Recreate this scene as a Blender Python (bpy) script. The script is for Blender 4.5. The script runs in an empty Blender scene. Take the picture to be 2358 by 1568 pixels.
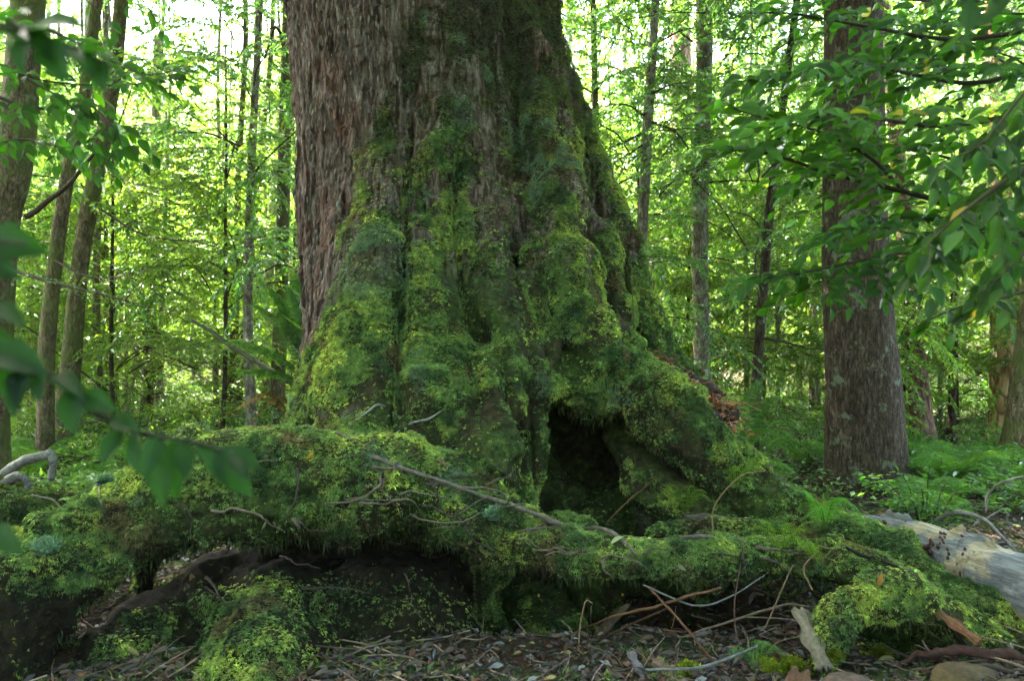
import bpy, math, random
import numpy as np
from mathutils import Vector

# ------------------------------------------------------------------ camera, world, sun, exposure
S = bpy.context.scene
C = S.collection
PW, FPX, CAMZ = 2357.0, 1850.0, 1.2
cam_data = bpy.data.cameras.new("camera")
cam_data.sensor_width = 36.0
cam_data.lens = 36.0 * FPX / PW
cam_data.clip_start = 0.05
cam_data.clip_end = 400.0
cam_data.dof.use_dof = True
cam_data.dof.focus_distance = 4.3
cam_data.dof.aperture_fstop = 4.5
cam = bpy.data.objects.new("camera", cam_data)
C.objects.link(cam)
cam.location = (0, 0, CAMZ)
cam.rotation_euler = (math.radians(90), 0, 0)
S.camera = cam

SUN_EL, SUN_AZ = math.radians(56), math.radians(-52)      # azimuth from +Y (away from the camera) towards +X
world = bpy.data.worlds.new("World")
S.world = world
world.use_nodes = True
nt = world.node_tree
nt.nodes.clear()
sky = nt.nodes.new("ShaderNodeTexSky")
sky.sky_type = 'NISHITA'
sky.sun_disc = False
sky.sun_elevation = SUN_EL
sky.sun_rotation = SUN_AZ
sky.air_density = 1.0
sky.dust_density = 4.0
sky.ozone_density = 0.6
bg = nt.nodes.new("ShaderNodeBackground")
bg.inputs[1].default_value = 0.15
wo = nt.nodes.new("ShaderNodeOutputWorld")
nt.links.new(sky.outputs[0], bg.inputs[0])
nt.links.new(bg.outputs[0], wo.inputs[0])

sd = bpy.data.lights.new("sun", 'SUN')
sd.energy = 5.0
sd.angle = math.radians(0.6)
sd.color = (1.0, 0.95, 0.84)
sun = bpy.data.objects.new("sun", sd)
C.objects.link(sun)
sdir = Vector((math.sin(SUN_AZ) * math.cos(SUN_EL), math.cos(SUN_AZ) * math.cos(SUN_EL), math.sin(SUN_EL)))
sun.rotation_euler = sdir.to_track_quat('Z', 'Y').to_euler()
sun.location = (-8, 8, 20)

S.view_settings.view_transform = 'Standard'
S.view_settings.look = 'None'
S.view_settings.gamma = 1.0
S.view_settings.exposure = 4.3
S.render.engine = 'CYCLES'
cy = S.cycles
cy.max_bounces = 6
cy.diffuse_bounces = 3
cy.glossy_bounces = 2
cy.transmission_bounces = 4
cy.transparent_max_bounces = 4
cy.sample_clamp_indirect = 4.0
cy.caustics_reflective = False
cy.caustics_refractive = False
cy.use_denoising = True
try:
    cy.denoiser = 'OPENIMAGEDENOISE'
    cy.denoising_input_passes = 'RGB_ALBEDO_NORMAL'
    cy.denoising_prefilter = 'ACCURATE'
except Exception:
    pass

rng = np.random.default_rng(7)
random.seed(7)
pi = math.pi


def at(px, py, y):
    """point whose height and side offset are read off the photograph for a thing standing y metres away"""
    return np.array([(px - PW / 2) / FPX * y, y, CAMZ - (py - 784.0) / FPX * y])


# ------------------------------------------------------------------ noise
def _hash(ix, iy, iz, seed):
    h = (ix.astype(np.int64) * 374761393 + iy.astype(np.int64) * 668265263 + iz.astype(np.int64) * 2147483647 + seed * 1274126177) & 0xffffffff
    h = ((h ^ (h >> 13)) * 1274126177) & 0xffffffff
    return ((h ^ (h >> 16)) & 0xffff).astype(np.float32) / 32767.5 - 1.0


def vnoise(p, seed=0):
    p = np.asarray(p, dtype=np.float32)
    i = np.floor(p).astype(np.int64)
    f = p - i
    f = f * f * (3 - 2 * f)
    out = 0
    for dx in (0, 1):
        wx = f[:, 0] if dx else 1 - f[:, 0]
        for dy in (0, 1):
            wy = f[:, 1] if dy else 1 - f[:, 1]
            for dz in (0, 1):
                wz = f[:, 2] if dz else 1 - f[:, 2]
                out = out + wx * wy * wz * _hash(i[:, 0] + dx, i[:, 1] + dy, i[:, 2] + dz, seed)
    return out


def fbm(p, s, octv=3, seed=0):
    o, a, t = 0, 1.0, 0
    s = np.asarray(s, dtype=np.float32)
    for k in range(octv):
        o = o + a * vnoise(p * s * (2.03 ** k), seed + k * 17)
        t += a
        a *= 0.5
    return o / t


def sstep(a, b, x):
    t = np.clip((x - a) / (b - a), 0, 1)
    return t * t * (3 - 2 * t)


# ------------------------------------------------------------------ objects and meshes
def link(o, parent=None):
    C.objects.link(o)
    if parent is not None:
        o.parent = parent
    return o


def tag(o, label=None, category=None, group=None, kind=None):
    for k, v in (("label", label), ("category", category), ("group", group), ("kind", kind)):
        if v:
            o[k] = v
    return o


def thing(name, label, category, loc=(0, 0, 0), rz=0.0, group=None):
    o = bpy.data.objects.new(name, None)
    C.objects.link(o)
    o.location = loc
    o.rotation_euler = (0, 0, rz)
    o.empty_display_size = 0.1
    return tag(o, label, category, group)


def copy_tree(src, parent=None):
    c = src.copy()
    C.objects.link(c)
    if parent is not None:
        c.parent = parent
    for ch in list(src.children):
        copy_tree(ch, c)
    return c


class MB:
    """gathers vertices, faces, per-vertex colours and material slots, and makes ONE mesh"""

    def __init__(self):
        self.v, self.f, self.c, self.m, self.n = [], [], [], [], 0

    def add(self, v, f, col=(1, 1, 1), mat=0):
        v = np.asarray(v, dtype=np.float32).reshape(-1, 3)
        f = np.asarray(f, dtype=np.int64)
        if len(v) == 0 or len(f) == 0:
            return self
        col = np.asarray(col, dtype=np.float32)
        if col.ndim == 1:
            col = np.repeat(col[None, :3], len(v), 0)
        self.v.append(v)
        self.f.append(f + self.n)
        self.c.append(col[:, :3])
        self.m.append(np.full(len(f), mat, dtype=np.int32))
        self.n += len(v)
        return self

    def mesh(self, name, mats, smooth=True, origin=(0, 0, 0)):
        me = bpy.data.meshes.new(name)
        V = np.concatenate(self.v) - np.asarray(origin, dtype=np.float32)
        nf = sum(len(x) for x in self.f)
        tot = np.concatenate([np.full(len(x), x.shape[1], dtype=np.int32) for x in self.f])
        idx = np.concatenate([x.ravel() for x in self.f]).astype(np.int32)
        me.vertices.add(len(V))
        me.vertices.foreach_set("co", V.ravel())
        me.loops.add(len(idx))
        me.loops.foreach_set("vertex_index", idx)
        me.polygons.add(nf)
        st = np.zeros(nf, dtype=np.int32)
        st[1:] = np.cumsum(tot)[:-1]
        me.polygons.foreach_set("loop_start", st)
        me.polygons.foreach_set("loop_total", tot)
        me.polygons.foreach_set("material_index", np.concatenate(self.m))
        me.polygons.foreach_set("use_smooth", np.full(nf, bool(smooth)))
        at_ = me.attributes.new("Col", 'FLOAT_COLOR', 'POINT')
        cc = np.concatenate(self.c)
        at_.data.foreach_set("color", np.concatenate([cc, np.ones((len(cc), 1), np.float32)], 1).ravel())
        for m in (mats if isinstance(mats, (list, tuple)) else [mats]):
            me.materials.append(m)
        me.update()
        me.validate()
        return me

    def build(self, name, mats, parent=None, smooth=True, origin=(0, 0, 0), loc=None):
        o = bpy.data.objects.new(name, self.mesh(name, mats, smooth, origin))
        link(o, parent)
        if loc is not None:
            o.location = loc
        return o


def norm(a):
    return a / np.maximum(np.linalg.norm(a, axis=-1, keepdims=True), 1e-9)


def smooth_path(pts, n):
    """Catmull-Rom through the points (rows may carry a radius as fourth value)"""
    P = np.asarray(pts, dtype=np.float64)
    if len(P) < 3:
        t = np.linspace(0, 1, n)[:, None]
        return P[0] * (1 - t) + P[-1] * t
    Q = np.vstack([2 * P[0] - P[1], P, 2 * P[-1] - P[-2]])
    u = np.linspace(0, len(P) - 1 - 1e-6, n)
    i = np.floor(u).astype(int)
    t = (u - i)[:, None]
    a, b, c, d = Q[i], Q[i + 1], Q[i + 2], Q[i + 3]
    return 0.5 * ((2 * b) + (-a + c) * t + (2 * a - 5 * b + 4 * c - d) * t ** 2 + (-a + 3 * b - 3 * c + d) * t ** 3)


def tube(P, R, ns=6, caps=True):
    P = np.asarray(P, dtype=np.float64)[:, :3]
    n = len(P)
    R = np.broadcast_to(np.asarray(R, dtype=np.float64), (n,)) if np.ndim(R) < 2 else R
    T = norm(np.gradient(P, axis=0))
    ref = np.array([0.0, 0, 1]) if abs(T[:, 2].mean()) < 0.8 else np.array([1.0, 0.1, 0])
    A = norm(np.cross(T, ref))
    B = np.cross(T, A)
    th = np.arange(ns) * 2 * pi / ns
    if np.ndim(R) == 1:
        R = R[:, None]
    V = P[:, None, :] + R[..., None] * (np.cos(th)[None, :, None] * A[:, None, :] + np.sin(th)[None, :, None] * B[:, None, :])
    V = V.reshape(-1, 3)
    i = np.arange(n - 1)[:, None] * ns
    j = np.arange(ns)[None, :]
    k = (j + 1) % ns
    F = np.stack([i + j, i + k, i + ns + k, i + ns + j], -1).reshape(-1, 4)
    if caps:
        V = np.vstack([V, P[0], P[-1]])
        a = n * ns
        j = np.arange(ns)
        k = (j + 1) % ns
        F1 = np.stack([np.full(ns, a), k, j, j], -1)
        F2 = np.stack([np.full(ns, a + 1), (n - 1) * ns + j, (n - 1) * ns + k, (n - 1) * ns + k], -1)
        return V, F, np.vstack([F1, F2])[:, :3]
    return V, F, None


def add_tube(mb, P, R, ns=6, col=(1, 1, 1), mat=0, caps=True):
    V, F, G = tube(P, R, ns, caps)
    n0 = mb.n
    mb.add(V, F, col, mat)
    if G is not None:
        mb.f.append(G.astype(np.int64) + n0)
        mb.m.append(np.full(len(G), mat, dtype=np.int32))
    return mb


# leaf outlines: (along, across, lift) and faces
LEAF4 = (np.array([(0, 0, 0), (.42, .5, .10), (1, 0, -.10), (.42, -.5, .10)]), np.array([(0, 2, 1), (0, 3, 2)]))
LEAF_F = (np.array([(0, 0, 0), (.3, 0, -.01), (.65, 0, -.04), (1, 0, -.16),
                    (.14, .30, .05), (.42, .5, .09), (.72, .34, .02), (.9, .12, -.09),
                    (.14, -.30, .05), (.42, -.5, .09), (.72, -.34, .02), (.9, -.12, -.09)]),
          np.array([(0, 1, 4, 4), (1, 5, 4, 4), (1, 2, 6, 5), (2, 3, 7, 6), (0, 8, 1, 1), (8, 9, 1, 1), (1, 9, 10, 2), (2, 10, 11, 3)]))
LITTER = (np.array([(0, 0, 0), (.35, .5, .18), (1, 0, .1), (.35, -.5, .12), (.7, .35, .25), (.7, -.32, .02)]),
          np.array([(0, 3, 5, 2), (0, 2, 4, 1)]))


def leaves(mb, base, d, nrm, L, W, col, tmpl=LEAF4, mat=0):
    base = np.asarray(base, dtype=np.float64)
    if len(base) == 0:
        return mb
    d = norm(np.asarray(d, dtype=np.float64))
    s = norm(np.cross(nrm, d))
    n = np.cross(d, s)
    T, F = tmpl
    L = np.broadcast_to(L, (len(base),))[:, None, None]
    W = np.broadcast_to(W, (len(base),))[:, None, None]
    V = base[:, None] + T[None, :, 0:1] * L * d[:, None] + T[None, :, 1:2] * W * s[:, None] + T[None, :, 2:3] * L * n[:, None]
    k = len(T)
    off = np.arange(len(base)) * k
    FF = (F[None] + off[:, None, None]).reshape(-1, F.shape[1])
    cc = np.repeat(np.asarray(col, dtype=np.float32), k, 0)
    if F.shape[1] == 4 and (F[:, 2] == F[:, 3]).any():
        tri = np.tile(F[:, 2] == F[:, 3], len(base))
        n0 = mb.n
        mb.add(V.reshape(-1, 3), FF[~tri], cc, mat)
        mb.f.append(FF[tri][:, :3] + n0)
        mb.m.append(np.full(int(tri.sum()), mat, dtype=np.int32))
    else:
        mb.add(V.reshape(-1, 3), FF, cc, mat)
    return mb


# ------------------------------------------------------------------ materials
def new_mat(name):
    m = bpy.data.materials.new(name)
    m.use_nodes = True
    t = m.node_tree
    t.nodes.clear()
    return m, t, t.nodes, t.links


def nd(t, kind, **kw):
    n = t.nodes.new(kind)
    for k, v in kw.items():
        if k.startswith("in_"):
            key = k[3:]
            n.inputs[int(key) if key.isdigit() else key].default_value = v
        else:
            setattr(n, k, v)
    return n


def mix(t, fac, a, b, mode='MIX'):
    n = t.nodes.new("ShaderNodeMix")
    n.data_type = 'RGBA'
    n.blend_type = mode
    for sock, val in ((n.inputs["Factor"], fac), (n.inputs[6], a), (n.inputs[7], b)):
        if hasattr(val, "links") or hasattr(val, "is_linked"):
            t.links.new(val, sock)
        else:
            sock.default_value = (*val, 1.0) if isinstance(val, tuple) and len(val) == 3 else val
    return n.outputs[2]


def ramp(t, fac, stops):
    n = t.nodes.new("ShaderNodeValToRGB")
    e = n.color_ramp.elements
    e[0].position, e[0].color = stops[0][0], (*stops[0][1], 1)
    e[1].position, e[1].color = stops[-1][0], (*stops[-1][1], 1)
    for p, c in stops[1:-1]:
        x = e.new(p)
        x.color = (*c, 1)
    t.links.new(fac, n.inputs[0])
    return n.outputs[0]


def g3(v):
    return (v, v, v)


def coords(t, scale, kind="Object"):
    tc = t.nodes.new("ShaderNodeTexCoord")
    mp = t.nodes.new("ShaderNodeMapping")
    mp.inputs["Scale"].default_value = scale
    t.links.new(tc.outputs[kind], mp.inputs[0])
    return mp.outputs[0]


def noise_tex(t, vec, scale, detail=4, rough=0.6):
    n = nd(t, "ShaderNodeTexNoise", in_Scale=scale, in_Detail=detail, in_Roughness=rough)
    t.links.new(vec, n.inputs["Vector"])
    return n.outputs[0]


def finish(t, color, rough=0.8, bump=None, dist=0.01, strength=0.6, spec=0.3):
    p = t.nodes.new("ShaderNodeBsdfPrincipled")
    if hasattr(color, "is_linked"):
        t.links.new(color, p.inputs["Base Color"])
    else:
        p.inputs["Base Color"].default_value = (*color, 1)
    if hasattr(rough, "is_linked"):
        t.links.new(rough, p.inputs["Roughness"])
    else:
        p.inputs["Roughness"].default_value = rough
    p.inputs["Specular IOR Level"].default_value = spec
    if bump is not None:
        b = nd(t, "ShaderNodeBump", in_Strength=strength, in_Distance=dist)
        t.links.new(bump, b.inputs["Height"])
        t.links.new(b.outputs[0], p.inputs["Normal"])
    o = t.nodes.new("ShaderNodeOutputMaterial")
    t.links.new(p.outputs[0], o.inputs[0])
    return p


def leaf_mat(name, trans=0.5, tint=(1.5, 1.5, 0.55), rough=0.35, gloss=0.08, noise=0.0, fres=0.45):
    m, t, N, L = new_mat(name)
    a = nd(t, "ShaderNodeAttribute", attribute_name="Col")
    col = a.outputs["Color"]
    if noise:
        n = noise_tex(t, coords(t, (1, 1, 1)), noise, 2)
        col = mix(t, 1.0, col, ramp(t, n, [(.3, g3(.65)), (.7, g3(1.25))]), 'MULTIPLY')
    df = N.new("ShaderNodeBsdfDiffuse")
    tr = N.new("ShaderNodeBsdfTranslucent")
    gl = nd(t, "ShaderNodeBsdfGlossy", in_Roughness=rough)
    gl.inputs[0].default_value = (1, 1, 1, 1)
    L.new(col, df.inputs[0])
    L.new(mix(t, 1.0, col, tint, 'MULTIPLY'), tr.inputs[0])
    m1 = nd(t, "ShaderNodeMixShader", in_0=trans)
    L.new(df.outputs[0], m1.inputs[1])
    L.new(tr.outputs[0], m1.inputs[2])
    m2 = N.new("ShaderNodeMixShader")
    fr = nd(t, "ShaderNodeFresnel", in_IOR=1.4)
    mul = nd(t, "ShaderNodeMath", operation='MULTIPLY_ADD')
    mul.inputs[1].default_value = fres
    mul.inputs[2].default_value = gloss - 0.04 * fres
    mul.use_clamp = True
    L.new(fr.outputs[0], mul.inputs[0])
    L.new(mul.outputs[0], m2.inputs[0])
    L.new(m1.outputs[0], m2.inputs[1])
    L.new(gl.outputs[0], m2.inputs[2])
    o = N.new("ShaderNodeOutputMaterial")
    L.new(m2.outputs[0], o.inputs[0])
    return m


def attr_mat(name, rough=0.85, bump_scale=60.0, dist=0.004, spec=0.25, stretch=(1, 1, 1), var=0.35):
    m, t, N, L = new_mat(name)
    a = nd(t, "ShaderNodeAttribute", attribute_name="Col")
    v = coords(t, stretch)
    n = noise_tex(t, v, bump_scale, 5, 0.65)
    col = mix(t, 1.0, a.outputs["Color"], ramp(t, n, [(.3, g3(1 - var)), (.7, g3(1 + var))]), 'MULTIPLY')
    finish(t, col, rough, n, dist, 0.8, spec)
    return m


def bark_mat(name, dark, mid, light, lichen=(.22, .25, .17), lich=0.62, zs=0.22, scale=22.0, moss=None, bump=0.012):
    m, t, N, L = new_mat(name)
    v = coords(t, (1, 1, zs))
    v2 = coords(t, (1, 1, 1))
    a = noise_tex(t, v, scale, 6, 0.7)
    vo = nd(t, "ShaderNodeTexVoronoi", feature='DISTANCE_TO_EDGE', in_Scale=scale * 1.3)
    wv = nd(t, "ShaderNodeVectorMath", operation='MULTIPLY_ADD')
    nz = nd(t, "ShaderNodeTexNoise", in_Scale=scale * .6, in_Detail=3.0)
    L.new(v, nz.inputs["Vector"])
    wv.inputs[1].default_value = (.12, .12, .12)
    L.new(nz.outputs["Color"], wv.inputs[0])
    L.new(v, wv.inputs[2])
    L.new(wv.outputs[0], vo.inputs["Vector"])
    crack = ramp(t, vo.outputs["Distance"], [(0.0, g3(0)), (.16, g3(1))])
    col = ramp(t, a, [(.3, dark), (.5, mid), (.68, light)])
    col = mix(t, crack, mix(t, 1.0, col, g3(.45), 'MULTIPLY'), col)
    n2 = noise_tex(t, v2, 6.0, 6, 0.7)
    col = mix(t, ramp(t, n2, [(lich, g3(0)), (lich + .06, g3(.8))]), col, lichen)
    if moss:
        n3 = noise_tex(t, v2, 2.2, 5, 0.7)
        col = mix(t, ramp(t, n3, [(.46, g3(0)), (.58, g3(.9))]), col, moss)
    h = mix(t, .5, crack, a)
    finish(t, col, 0.9, h, bump, 1.0, 0.2)
    return m
# ------------------------------------------------------------------ the giant tree: one smooth solid, then cut into trunk and roots
VOX = 0.0145
LO = np.array([-3.6, 2.35, -0.5])
HI = np.array([3.5, 6.9, 4.1])


def px3(*pts):
    """(px, py, distance, radius) -> x, y, z, r"""
    return [(*at(a, b, y), r) for a, b, y, r in pts]


PRIM = []                      # (group, kind, chain, blend)


def chain(group, pts, k=0.10, kind='add', sy=1.0):
    PRIM.append((group, kind, np.array(pts, dtype=np.float64), k, sy))


# trunk column
chain('trunk', [(-.62, 5.25, 4.3, .80), (-.59, 5.25, 3.3, .82), (-.53, 5.25, 2.5, .82), (-.46, 5.25, 1.8, .86),
                (-.38, 5.25, 1.2, .93), (-.32, 5.25, .6, 1.05), (-.25, 5.25, -.2, 1.2)])
# left edge and the wide mossy apron
chain('trunk', px3((850, 380, 4.66, .14), (815, 600, 4.52, .17), (820, 800, 4.42, .24), (812, 950, 4.25, .29), (800, 1080, 4.1, .33)), .16)
chain('trunk', px3((900, 420, 4.5, .15), (880, 700, 4.25, .24), (880, 900, 4.1, .30), (890, 1060, 3.95, .34)), .14)
chain('trunk', px3((1040, 500, 4.45, .14), (1050, 750, 4.25, .20), (1040, 950, 4.02, .24), (1060, 1120, 3.85, .26)), .12)
# middle ridges
chain('trunk', px3((1105, 430, 4.53, .10), (1140, 540, 4.39, .10), (1128, 650, 4.25, .11), (1160, 760, 4.09, .12), (1150, 870, 3.91, .12), (1165, 960, 3.81, .12), (1125, 1070, 3.71, .15)), .055)
chain('trunk', px3((1195, 470, 4.53, .08), (1222, 600, 4.37, .085), (1212, 700, 4.23, .09), (1248, 800, 4.07, .10), (1240, 890, 3.97, .10)), .05)
chain('trunk', px3((1225, 120, 4.73, .13), (1262, 300, 4.63, .12), (1290, 430, 4.55, .11), (1282, 560, 4.41, .10), (1312, 680, 4.29, .11), (1345, 760, 4.19, .13), (1410, 840, 4.09, .16)), .07)
chain('trunk', px3((1380, 560, 4.71, .10), (1372, 680, 4.59, .10), (1400, 740, 4.53, .08)), .06)
chain('trunk', px3((1000, 60, 4.65, .16), (1050, 260, 4.59, .14), (1010, 420, 4.53, .12)), .2)
chain('trunk', px3((960, 560, 4.29, .10), (985, 720, 4.13, .11), (965, 860, 3.97, .12), (1000, 1000, 3.83, .12)), .07)
# web over the cave
chain('trunk', px3((1230, 850, 4.22, .12), (1300, 880, 4.15, .13), (1400, 920, 4.12, .15)), .1)
# rear right buttress
chain('trunk', px3((1195, -260, 5.0, .10), (1240, 0, 4.98, .11), (1278, 180, 4.97, .12), (1330, 400, 4.95, .16), (1385, 600, 4.9, .19), (1450, 780, 4.9, .20), (1520, 900, 4.95, .2), (1600, 1010, 5.0, .2)), .14)
chain('trunk', px3((1460, 900, 4.7, .22), (1560, 1080, 4.7, .25), (1700, 1200, 4.7, .25)), .14)
# front right buttress root
chain('root_right', px3((1370, 800, 4.2, .13), (1480, 900, 4.1, .17), (1600, 1010, 4.0, .17), (1720, 1120, 3.95, .15), (1840, 1200, 3.9, .12),
                        (1960, 1250, 3.8, .10)), .09)
# back wall of the cave and the inner root sloping in it
chain('trunk', px3((1200, 1250, 4.6, .35), (1500, 1250, 4.7, .35), (1750, 1300, 4.5, .3)), .1)
chain('trunk', px3((1420, 1010, 4.35, .1), (1520, 1110, 4.2, .1), (1640, 1190, 4.05, .1)), .06)
# the cave itself
chain('trunk', px3((1262, 960, 4.1, .06), (1295, 1050, 4.15, .22), (1385, 1095, 4.15, .24), (1510, 1140, 4.1, .14), (1600, 1185, 4.0, .06)), .04, 'cut', 3.0)
chain('trunk', px3((1285, 1160, 4.15, .17), (1400, 1170, 4.15, .19), (1560, 1185, 4.1, .13)), .04, 'cut', 2.4)
# small dark pocket between the two right buttresses
chain('trunk', px3((1405, 765, 4.5, .07), (1435, 800, 4.55, .10)), .04, 'cut', 2.2)

# long mossy root arching to the left over the pit
chain('root_arch', px3((1160, 1160, 3.62, .09), (1040, 1110, 3.55, .13), (900, 1110, 3.45, .19), (700, 1115, 3.42, .225), (520, 1115, 3.4, .225),
                       (400, 1150, 3.36, .20), (290, 1215, 3.28, .17), (190, 1270, 3.18, .14), (110, 1300, 3.1, .12)), .09)
chain('root_arch', px3((620, 1090, 3.75, .2), (800, 1080, 3.85, .2), (1000, 1130, 3.85, .2)), .12)
chain('root_arch', px3((400, 1120, 3.55, .09), (290, 1140, 3.5, .08), (220, 1180, 3.45, .07)), .05)
chain('root_arch', px3((1020, 1175, 3.45, .10), (1130, 1230, 3.45, .10)), .08)
# left pillar that the arch ends on
chain('root_pillar', px3((160, 1300, 3.12, .10), (60, 1380, 3.05, .20), (-40, 1500, 3.0, .27), (-90, 1700, 2.95, .33)), .08)
chain('root_pillar', px3((60, 1330, 3.1, .12), (-80, 1290, 3.1, .16), (-250, 1260, 3.1, .2)), .08)
# thin post
chain('root_post', px3((352, 1240, 3.55, .05), (338, 1330, 3.62, .032), (318, 1420, 3.7, .04), (300, 1520, 3.75, .06)), .04)
# broad buried root base under the arch
chain('root_base', px3((760, 1330, 4.2, .45), (700, 1450, 3.98, .48), (620, 1620, 3.75, .5)), .1)
# right end of the buried base
chain('root_base', px3((900, 1330, 4.15, .38), (890, 1450, 3.95, .38), (860, 1600, 3.8, .40)), .1)
chain('root_base', px3((640, 1370, 3.42, .10), (620, 1450, 3.25, .13), (600, 1560, 3.05, .18), (590, 1750, 2.9, .26)), .1)
chain('root_base', px3((520, 1380, 3.6, .16), (400, 1470, 3.5, .2), (300, 1580, 3.3, .24), (220, 1700, 3.1, .26)), .08)
chain('root_base', px3((640, 1500, 3.6, .42), (640, 1640, 3.38, .45), (620, 1800, 3.2, .5)), .1)
chain('root_base', px3((900, 1470, 3.72, .36), (900, 1600, 3.5, .38), (900, 1760, 3.35, .42)), .1)
chain('root_base', px3((1010, 1400, 3.75, .16), (1030, 1520, 3.55, .16), (1040, 1640, 3.4, .16)), .1)
# right shelf of low roots
chain('root_shelf', px3((1110, 1180, 3.5, .10), (1200, 1235, 3.40, .08), (1300, 1268, 3.34, .06), (1430, 1285, 3.3, .052), (1600, 1288, 3.32, .052),
                        (1750, 1290, 3.42, .065), (1880, 1290, 3.42, .08), (1980, 1310, 3.38, .10), (2070, 1360, 3.32, .09)), .05)
chain('root_shelf', px3((1160, 1200, 3.7, .10), (1330, 1270, 3.65, .07), (1600, 1290, 3.65, .07), (1850, 1290, 3.7, .08)), .06)
chain('root_shelf', px3((1290, 1215, 3.75, .05), (1400, 1200, 3.72, .062), (1520, 1215, 3.75, .055), (1700, 1220, 3.8, .055), (1850, 1235, 3.8, .07), (1960, 1245, 3.8, .09)), .05)
chain('root_right', px3((1950, 1240, 3.75, .11), (2040, 1290, 3.65, .12), (2120, 1360, 3.5, .12), (2200, 1410, 3.4, .12)), .08)
# low hump with a hollow on the right
chain('root_hump', px3((1905, 1560, 2.98, .07), (1915, 1470, 3.02, .075), (1935, 1400, 3.06, .08), (1990, 1372, 3.08, .085), (2090, 1385, 3.1, .09),
                       (2160, 1430, 3.12, .1), (2230, 1500, 3.1, .12), (2300, 1580, 3.05, .14)), .05)
chain('root_hump', px3((2100, 1420, 3.45, .12), (2200, 1450, 3.35, .16), (2330, 1470, 3.3, .22), (2500, 1480, 3.3, .3)), .08)
chain('root_hump', px3((1960, 1420, 3.45, .12), (2080, 1470, 3.6, .25)), .08)
# inner root sloping across the cave and the fold at its left side
chain('trunk', px3((1395, 1000, 4.3, .06), (1450, 1070, 4.16, .08), (1540, 1140, 4.02, .09), (1650, 1205, 3.95, .10)), .05, 'post')
chain('trunk', px3((1222, 880, 4.02, .07), (1226, 980, 3.95, .07), (1215, 1090, 3.9, .08), (1200, 1190, 3.85, .10)), .05, 'post')
# wide black cavity under the shelf
chain('trunk', px3((1180, 1420, 3.9, .16), (1400, 1410, 3.9, .20), (1620, 1420, 3.9, .20), (1800, 1400, 3.9, .12)), .04, 'cut', 2.8)
chain('root_hump', px3((1985, 1500, 3.15, .07), (2050, 1475, 3.15, .15), (2120, 1490, 3.15, .13), (2175, 1530, 3.1, .08)), .03, 'cut', 2.6)
ROOTS = ['root_arch', 'root_pillar', 'root_post', 'root_base', 'root_shelf', 'root_right', 'root_hump']


def seg_dist(P, a, b, sy):
    ab = b[:3] - a[:3]
    ap = [P[i] - np.float32(a[i]) for i in range(3)]
    den = float(ab @ ab) + 1e-9
    t = np.clip((ap[0] * np.float32(ab[0]) + ap[1] * np.float32(ab[1]) + ap[2] * np.float32(ab[2])) / np.float32(den), 0, 1)
    dx = ap[0] - t * np.float32(ab[0])
    dy = (ap[1] - t * np.float32(ab[1])) / np.float32(sy)
    dz = ap[2] - t * np.float32(ab[2])
    return np.sqrt(dx * dx + dy * dy + dz * dz) - np.float32(a[3]) - t * np.float32(b[3] - a[3])


def solid():
    dims = np.ceil((HI - LO) / VOX).astype(int) + 1
    ax = [(LO[i] + VOX * np.arange(dims[i])).astype(np.float32) for i in range(3)]
    F = np.full(dims, 0.6, dtype=np.float32)
    order = [p for p in PRIM if p[1] == 'add'] + [p for p in PRIM if p[1] == 'cut'] + [p for p in PRIM if p[1] == 'post']
    for g, kind, pts, k, sy in order:
        cp = smooth_path(pts, (len(pts) - 1) * 3 + 1)
        m = cp[:, 3].max() * max(1, sy) + 0.25
        lo = np.maximum(np.floor((cp[:, :3].min(0) - m - LO) / VOX).astype(int), 0)
        hi = np.minimum(np.ceil((cp[:, :3].max(0) + m - LO) / VOX).astype(int), dims)
        if (hi <= lo).any():
            continue
        sl = tuple(slice(lo[i], hi[i]) for i in range(3))
        P = [ax[0][sl[0]][:, None, None], ax[1][sl[1]][None, :, None], ax[2][sl[2]][None, None, :]]
        d = None
        for a, b in zip(cp[:-1], cp[1:]):
            e = seg_dist(P, a, b, sy)
            d = e if d is None else np.minimum(d, e)
        f = F[sl]
        if kind != 'cut':
            h = np.maximum(k - np.abs(f - d), 0) / k
            F[sl] = np.minimum(f, d) - h * h * h * np.float32(k / 6)
        else:
            h = np.maximum(k - np.abs(f + d), 0) / k
            F[sl] = np.maximum(f, -d) + h * h * h * np.float32(k / 6)
    return F, ax


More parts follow.
